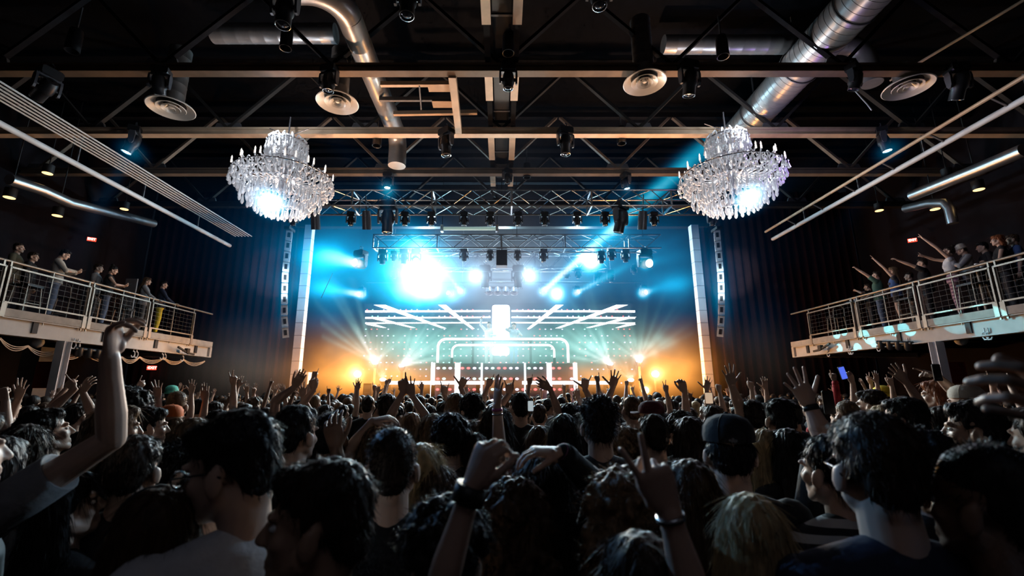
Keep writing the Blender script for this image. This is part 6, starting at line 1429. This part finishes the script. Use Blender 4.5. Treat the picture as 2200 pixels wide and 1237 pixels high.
def haze(label, lo, hi, step, ramp, strength, build, noise=(.7, .7, 1.3), floor_tint=None):
    """ramp: (density, colour) stops; the smoke's colour follows its density and is emitted as glow"""
    nt = bpy.data.node_groups.new('haze_field', 'GeometryNodeTree'); nt.interface.new_socket('Geometry', in_out='OUTPUT', socket_type='NodeSocketGeometry')
    h = HX(nt); dens = h.sum(build(h)); dens = h.m('MULTIPLY', dens, h.noise(*noise)); dens = h.m('ADD', dens, 1e-5)
    vc = nt.nodes.new('GeometryNodeVolumeCube'); vc.inputs['Min'].default_value = lo; vc.inputs['Max'].default_value = hi
    for i, a in enumerate('XYZ'): vc.inputs['Resolution ' + a].default_value = max(4, int((hi[i] - lo[i]) / step))
    nt.links.new(dens, vc.inputs['Density'])
    m = bpy.data.materials.new('haze_' + label.split()[0]); m.use_nodes = True; t = m.node_tree; t.nodes.clear(); N, L = t.nodes, t.links
    o = N.new('ShaderNodeOutputMaterial'); pv = N.new('ShaderNodeVolumePrincipled'); a = N.new('ShaderNodeAttribute'); a.attribute_name = 'density'
    pv.inputs['Density Attribute'].default_value = ''; pv.inputs['Density'].default_value = 0
    mm = N.new('ShaderNodeMath'); mm.operation = 'MULTIPLY'; mm.inputs[1].default_value = strength
    L.new(a.outputs['Fac'], mm.inputs[0]); L.new(mm.outputs[0], pv.inputs['Emission Strength']); L.new(pv.outputs[0], o.inputs['Volume'])
    mr = N.new('ShaderNodeMapRange'); mr.inputs[2].default_value = ramp[-1][0]; L.new(a.outputs['Fac'], mr.inputs[0])
    cr = N.new('ShaderNodeValToRGB'); e = cr.color_ramp.elements; L.new(mr.outputs[0], cr.inputs[0])
    e[0].color = (*ramp[0][1], 1); e[1].position = 1; e[1].color = (*ramp[-1][1], 1)
    for d, c in ramp[1:-1]: e.new(d / ramp[-1][0]).color = (*c, 1)
    out = cr.outputs[0]
    if floor_tint:                                        # low smoke is given a grey-brown glow instead of blue
        c, z0, z1 = floor_tint
        g = N.new('ShaderNodeNewGeometry'); sx = N.new('ShaderNodeSeparateXYZ'); L.new(g.outputs['Position'], sx.inputs[0])
        f = N.new('ShaderNodeMapRange'); f.inputs[1].default_value = z0; f.inputs[2].default_value = z1; L.new(sx.outputs['Z'], f.inputs[0])
        mx = N.new('ShaderNodeMix'); mx.data_type = 'RGBA'; mx.inputs['A'].default_value = (*c, 1); L.new(f.outputs[0], mx.inputs['Factor']); L.new(out, mx.inputs['B']); out = mx.outputs['Result']
        ab = N.new('ShaderNodeMath'); ab.operation = 'ABSOLUTE'; L.new(sx.outputs['X'], ab.inputs[0])      # paler in the middle, where the white lamps are
        f2 = N.new('ShaderNodeMapRange'); f2.inputs[1].default_value = .6; f2.inputs[2].default_value = 3.0; f2.inputs[3].default_value = .35; L.new(ab.outputs[0], f2.inputs[0])
        m3 = N.new('ShaderNodeMix'); m3.data_type = 'RGBA'; m3.inputs['A'].default_value = (.70, .72, .85, 1); L.new(f2.outputs[0], m3.inputs['Factor']); L.new(out, m3.inputs['B']); out = m3.outputs['Result']
    L.new(out, pv.inputs['Emission Color'])
    sm = nt.nodes.new('GeometryNodeSetMaterial'); sm.inputs['Material'].default_value = m; nt.links.new(vc.outputs[0], sm.inputs[0])
    go = nt.nodes.new('NodeGroupOutput'); nt.links.new(sm.outputs[0], go.inputs[0])
    me = bpy.data.meshes.new('haze'); me.materials.append(m)
    ob = link('haze', me); ob.modifiers.new('haze', 'NODES').node_group = nt
    tag(ob, label, 'haze', kind='stuff'); return ob
def B(h, px, py, Y, r, k, ry=None):
    """haze blob seen r pixels wide"""
    s = Y / FPX; rx, rz = (r if isinstance(r, tuple) else (r, r))
    return h.blob(aty(px, py, Y), (rx * s, ry or (rx + rz) / 2 * s, rz * s), k)
def K(h, a, b, half, k, L, r0=.06, fall=1.): return h.cone(aty(*a), aty(*b), half, k, L, r0, fall)
def f_blue(h):
    x = [B(h, 745, 560, 17.6, (105, 95), .46, 1.5), B(h, 690, 600, 17.6, (55, 75), .42, 1.0), B(h, 570, 570, 17.4, (50, 90), .045, .9), B(h, 1400, 560, 17.6, (90, 95), .26, 1.5), B(h, 1480, 610, 17.6, (70, 70), .16, 1.),
         B(h, 1545, 630, 16.7, (16, 70), .8, .35), B(h, 612, 640, 16.7, (14, 60), .5, .35),
         B(h, 1080, 480, 17.5, (330, 50), .045, 1.2), B(h, 1300, 480, 16.4, (60, 50), .22, .9), B(h, 850, 470, 16., (60, 50), .10, .9), B(h, 1230, 600, 18., (140, 70), .22, 1.5),
         B(h, 740, 690, 18.6, (60, 60), .12, .9), B(h, 1420, 690, 18.6, (70, 60), .10, .9),
         B(h, 1080, 350, 12.6, (300, 90), .008, 1.6), B(h, 560, 470, 12., (90, 50), .010, 1.), B(h, 1640, 470, 12., (70, 40), .004, 1.),
         B(h, 833, 408, 12.6, 16, 1.6, .25), B(h, 1348, 408, 12.6, 12, .8, .2), B(h, 283, 326, 10.4, 17, .9, .25), B(h, 1910, 322, 10.3, 16, .9, .25)]
    x += [K(h, (833, 402, 12.5), (830, 520, 12.4), 4, .9, .8, .08, .8), K(h, (276, 335, 10.3), (170, 520, 9.6), 3, .35, 1.3, .09, .7), K(h, (1905, 325, 10.2), (1850, 420, 11), 5, .14, .9, .08, .7)]
    return x
def f_cyan(h):
    x = [K(h, (775, 567, 17.0), (662, 538, 15.6), 15.5, 3.4, 1.15, .14, 1.1), K(h, (778, 633, 20.2), (664, 614, 18.6), 9., 3.0, 1.2, .12, .9),
         K(h, (1382, 629, 20.2), (1482, 600, 18.6), 10, 1.2, 1.2, .11, 1.), K(h, (1388, 566, 17.0), (1470, 545, 15.6), 11, .7, .9, .12, 1.),
         K(h, (1166, 626, 20.2), (1326, 484, 16.6), 1.8, 2.6, 7., .12, .35), K(h, (1238, 629, 20.2), (1296, 598, 18.6), 1.8, 2.3, 1.7, .10, .4), K(h, (992, 627, 20.2), (958, 586, 18.9), 2, 2.4, 1.5, .11, .4),
         B(h, 1300, 505, 16.6, (48, 26), .35, .5), B(h, 690, 555, 16.4, (45, 40), .45, .5), B(h, 700, 620, 18.2, (40, 20), .35, .6), B(h, 1440, 612, 18.6, (45, 25), .25, .6)]
    return x
def f_white(h):
    x = [B(h, 905, 592, 17.6, (74, 60), 3.2, .7), B(h, 888, 545, 16.9, (42, 42), 1.6, .5), B(h, 935, 630, 18.2, (58, 20), 1.3, .5), B(h, 870, 600, 17.6, (95, 65), .30, .9),
         B(h, 1022, 592, 18.6, 17, 4.5, .3), B(h, 1138, 591, 18.6, 17, 4.5, .3), B(h, 1270, 560, 18.1, 20, 5., .35), B(h, 1196, 631, 19.9, 16, 4.2, .3), B(h, 970, 632, 19.9, 14, 3., .3),
         B(h, 1022, 592, 18.6, 46, .35, .8), B(h, 1138, 591, 18.6, 46, .35, .8), B(h, 1270, 560, 18.1, 60, .4, .9), B(h, 1196, 631, 19.9, 44, .4, .7),
         B(h, 774, 567, 16.9, 9, 4, .2), B(h, 778, 633, 20.1, 10, 4, .2), B(h, 1387, 567, 16.9, 10, 4, .2), B(h, 1382, 629, 20.1, 11, 4, .2), B(h, 992, 627, 20.1, 8, 4, .2), B(h, 1166, 627, 20.1, 9, 4, .2), B(h, 1238, 629, 20.1, 8, 4, .2),
         B(h, 1076, 690, 20.4, (60, 60), .55, .6), B(h, 1076, 605, 18.4, (120, 50), .22, 1.2), B(h, 1076, 735, 18.2, (60, 50), .8, .5), B(h, 1076, 680, 20.2, (260, 40), .12, .6),
         B(h, 806, 777, 18.4, 11, 3, .25), B(h, 863, 784, 18.4, 9, 2.6, .25), B(h, 1311, 780, 18.4, 9, 2.4, .25), B(h, 1373, 772, 18.4, 10, 2.4, .25)]
    return x
def f_teal(h):
    x = [B(h, 1076, 748, 18.7, (230, 46), .52, .8), B(h, 870, 740, 18.6, (85, 48), .42, .6), B(h, 1290, 740, 18.6, (85, 48), .40, .6)]
    rr = random.Random(5)
    for (px, py), a0, a1, n, L in (((806, 779), 100, 158, 6, 2.6), ((806, 779), 38, 98, 5, 1.5), ((863, 785), 4, 78, 10, 2.6), ((1311, 781), 100, 172, 9, 2.3), ((1373, 775), 22, 150, 12, 1.5), ((823, 815), 60, 130, 4, .8), ((1355, 816), 40, 150, 6, .8)):
        for i in range(n):
            a = radians(a0 + (a1 - a0) * (i + rr.uniform(.2, .8)) / n); q = (px + 120 * cos(a), py - 120 * sin(a), 18.5 - rr.uniform(.2, .9))
            x.append(K(h, (px, py, 18.5), q, 1.9, 3.2 * rr.uniform(.6, 1.2), L * .5, .05, .55))
    for px, py, r in ((1300, 745, 13), (1325, 758, 10), (1345, 762, 11), (1400, 742, 13), (1415, 728, 14), (1425, 745, 12), (1388, 740, 11), (1440, 735, 13), (1360, 735, 11), (1372, 748, 9), (1405, 760, 9), (1270, 742, 12)):
        x.append(B(h, px, py, 17.9, r, .45, .25))
    return x
haze('teal fans of thin light beams rising from the stage floor', (-7.2, 16.8, 1.6), (7.6, 19.8, 6.2), .07, ((0, (.25, .68, .62)), (.8, (.42, .90, .84)), (2., (.95, 1, 1))), 1.0, f_teal, (2.2, .75, 1.25))
def f_amber(h):
    return [B(h, 765, 795, 18.0, (62, 50), .85, .8), B(h, 720, 810, 18.0, (60, 36), .45, .7), B(h, 1420, 795, 18.0, (66, 48), .85, .8), B(h, 1455, 800, 17.8, (50, 34), .30, .7), B(h, 767, 803, 18.1, 13, 3.2, .25), B(h, 1409, 803, 18.1, 14, 3.2, .25), B(h, 1388, 838, 17.5, 12, 3.6, .22),
            B(h, 850, 810, 18.1, (90, 26), .9, .6), B(h, 1310, 810, 18.1, (80, 26), .85, .6), B(h, 1080, 825, 18.0, (180, 14), .35, .5), B(h, 700, 770, 18.0, (50, 60), .12, .8), B(h, 1470, 760, 17.9, (50, 50), .16, .7), B(h, 640, 800, 17.7, (50, 40), .06, .7)]
haze('orange haze low on both sides of the stage', (-9.0, 16.4, 1.4), (9.2, 19.2, 4.8), .11, ((0, (1, .33, .05)), (1., (1, .42, .08)), (3, (1, .75, .35))), 1.0, f_amber, (1.3, .6, 1.4))
def f_grey(h):
    return [B(h, 560, 720, 16.8, (90, 90), .035, 1.), B(h, 1620, 720, 16.8, (60, 90), .016, 1.), B(h, 560, 790, 16.8, (110, 50), .03, 1.), B(h, 585, 432, 9.6, (34, 20), .7, .5), B(h, 582, 436, 9.8, 18, 9., .25), B(h, 1608, 425, 9.8, 16, 9., .25), B(h, 1605, 425, 9.6, (30, 20), .5, .5)]
def f_cool(h):
    return [h.m('MULTIPLY', x, .55) for x in f_blue(h)] + [h.m('MULTIPLY', x, 1.5) for x in f_cyan(h)] + [h.m('MULTIPLY', x, .8) for x in f_white(h)] + f_grey(h)
haze('blue and white haze glowing around the stage and under the roof', (-12.5, 8.6, 1.6), (12., 20.8, 9.8), .105, ((0, (.0, .17, .50)), (.12, (.0, .29, .66)), (.35, (.0, .46, .88)), (.9, (.02, .70, 1)), (1.6, (.42, .86, 1)), (2.6, (.93, .95, 1))), 1., f_cool, (1., .75, 1.25), ((.75, .62, .52), 2.6, 4.6))

# ================================================================== LAMPS
def lamp(name, kind, loc, col, e, target=None, size=None, blend=.5, rad=.05):
    d = bpy.data.lights.new(name, kind); d.color = col; d.energy = e
    o = link(name, d); o.location = loc
    if kind == 'SPOT': d.spot_size = radians(size or 60); d.spot_blend = blend; d.shadow_soft_size = rad
    if kind == 'POINT': d.shadow_soft_size = rad
    if target is not None: o.rotation_euler = (V(target) - V(loc)).to_track_quat('-Z', 'Y').to_euler()
    return o
# back light over the crowd
lamp('stage_back_light', 'SPOT', (-3.0, 18.2, 7.0), (.62, .88, 1), 4200, (-2, 3, 1.6), 75, .8, .3)
lamp('stage_back_light', 'SPOT', (3.2, 18.2, 7.0), (.62, .86, 1), 4200, (2, 3, 1.6), 75, .8, .3)
lamp('stage_back_light', 'SPOT', (0, 17.8, 5.5), (1, .86, .70), 4600, (0, 4, 1.5), 90, .8, .3)
# added warm spots in mid-air over the crowd, brightening the roof steel
lamp('warm_roof_fill', 'SPOT', (-4.4, 11.8, 2.9), (1, .58, .36), 1600, (-3.8, 10.4, 8.5), 72, .9, .2)
lamp('warm_roof_fill', 'SPOT', (4.4, 11.8, 2.9), (1, .58, .36), 1600, (3.8, 10.4, 8.5), 72, .9, .2)
# amber from the floor
for px, py, Y, e in ((767, 803, 17.9, 500), (1409, 803, 17.9, 500), (1387, 836, 17.3, 160)): lamp('amber_floor_light', 'POINT', aty(px, py, Y), (1, .42, .10), e, rad=.1)
# light on the stage posts and speaker stacks
for sx in (-1, 1):
    lamp('post_wash', 'SPOT', (5.4 * sx, 15.4, 5.6), (.45, .80, 1), 300, (8.0 * sx, 17.9, 6.2), 62, .8, .1)
    lamp('post_wash', 'SPOT', (6.4 * sx, 16.6, 1.9), (1, .46, .20), 150, (8.0 * sx, 17.9, 3.2), 80, .9, .1)
    lamp('array_wash', 'SPOT', (6.6 * sx, 13.6, 4.6), (.62, .86, 1), 1500, (8.3 * sx, 16.5, 5.8), 22, .6, .1)
# rig backlight: rims on the trusses
for x in (-3.5, 0, 3.5): lamp('rig_back_light', 'POINT', (x, 20.0, 8.3), (.50, .82, 1), 800, rad=.12)
for x in (-3, 3): lamp('rig_front_light', 'POINT', (x, 16.2, 6.0), (.45, .85, 1), 20, rad=.15)
# balconies
lamp('balcony_wash', 'SPOT', (-3.6, 13.6, 6.9), (1, .66, .42), 230, (-10.6, 11.2, 4.1), 44, .8, .1)
lamp('balcony_wash', 'SPOT', (-5.0, 17, 4.6), (1, .46, .16), 620, (-10.6, 14.5, 3.2), 26, .8, .1)
lamp('balcony_wash', 'SPOT', (3.6, 13.6, 6.9), (.85, .85, .95), 60, (10.6, 10.6, 4.1), 48, .8, .1)
for (px, py, a) in ((1805, 718, 1.5), (1821, 713, 1.3), (1866, 724, 1.7), (1876, 738, .9), (1921, 710, 1.3), (1953, 708, 1.3), (1842, 748, 1.3), (1803, 748, 1.2), (1878, 702, .8), (2050, 690, 2.2), (2140, 700, 3.2)):
    lamp('gobo_spot', 'SPOT', (3.4, 15.4, 6.0), (.15, .8, 1), 7000 if a < 2 else 2200, atx(px, py, 10.58), a * 1.7, .15, .01)
# chandeliers
for (c, k), sx in zip(CH, (-1, 1)):
    lamp('chandelier_light', 'POINT', c + V((0, 0, .75 * k)), (.9, .93, 1), 46, rad=.1); lamp('chandelier_light', 'POINT', c + V((0, -1.5, -.6)), (.85, .9, 1), 60, rad=.2)  # point lamps inside and in front of each chandelier
    lamp('chandelier_light', 'POINT', c + V((.0, -.7, 1.9 * k)), (.8, .88, 1), 44, rad=.1); lamp('chandelier_glare', 'POINT', c + V((.35 * sx, .2, .12)), (1, .95, .95), 30, rad=.15)
for px, py in ((367, 233), (725, 221), (1385, 178), (1951, 188)): c = atz(px, py, 8.25); lamp('diffuser_fill', 'SPOT', (c.x * .45, 16.6, 2.4), (1, .68, .45), 1100, c, 9, .6, .1)  # unseen spots added to brighten the diffuser undersides
for sx in (-1, 1): lamp('rail_fill', 'SPOT', (3.0 * sx, 15.5, 3.2), (1, .84, .72), 900, (11 * sx, 10.6, 7.7), 42, .8, .1)  # unseen spots added to brighten the rail tubes
lamp('rear_fill', 'POINT', (0, -1.6, 5.5), (.75, .8, 1), 16, rad=1.2)  # added fill lamp behind the camera for the near crowd
lamp('violet_spill', 'POINT', CH[1][0] + V((1.25, -.7, .95)), (.42, .2, 1), 22, rad=.1)
lamp('blue_head_beam', 'SPOT', (-9.2, 10.3, 7.6), (.16, .48, 1), 2300, (1.15, 1.0, 1.7), 9, .8, .06)
lamp('blue_head_beam', 'SPOT', (9.0, 10.2, 7.6), (.45, .72, 1), 1500, (-1.1, 1.4, 1.6), 10, .8, .06)
lamp('column_fill', 'SPOT', (-6.4, 15.0, 2.7), (1, .72, .66), 260, (-10.45, 11.2, 2.2), 15, .7, .05)  # unseen spot added to brighten the left column
lamp('column_fill', 'SPOT', (6.4, 15.0, 2.7), (.85, .85, 1), 160, (10.45, 10.8, 2.3), 15, .7, .05)  # its counterpart, added for the right column
# faint bounce
w = bpy.data.worlds.new('dark_room'); SC.world = w; w.use_nodes = True
w.node_tree.nodes['Background'].inputs[0].default_value = (.5, .6, .8, 1); w.node_tree.nodes['Background'].inputs[1].default_value = .0

# ================================================================== CAMERA
cd = bpy.data.cameras.new('camera'); co = link('camera', cd); co.location = EYE; co.rotation_euler = (pi / 2 + PITCH, 0, 0)
cd.sensor_fit = 'HORIZONTAL'; cd.sensor_width = 36; cd.lens = 36 * FPX / 2200; cd.shift_x = (1100 - CX) / 2200; cd.clip_start = .05; cd.clip_end = 60
cd.dof.use_dof = True; cd.dof.focus_distance = 7.5; cd.dof.aperture_fstop = 2.6
SC.camera = co
SC.view_settings.view_transform = 'Standard'; SC.view_settings.look = 'None'; SC.view_settings.exposure = 0; SC.view_settings.gamma = 1
cy = SC.cycles
cy.use_denoising = True; cy.transparent_max_bounces = 32; cy.max_bounces = 5; cy.diffuse_bounces = 2; cy.glossy_bounces = 3; cy.transmission_bounces = 4; cy.volume_bounces = 0
cy.caustics_reflective = False; cy.caustics_refractive = False; cy.sample_clamp_indirect = 4; cy.volume_step_rate = 2.0; cy.adaptive_threshold = .02; cy.adaptive_min_samples = 12; cy.volume_max_steps = 256
cy.use_light_tree = False; cy.volume_step_rate = 4; cy.max_bounces = 3; cy.diffuse_bounces = 1; cy.glossy_bounces = 2
for m in bpy.data.materials: m.cycles.emission_sampling = 'NONE'
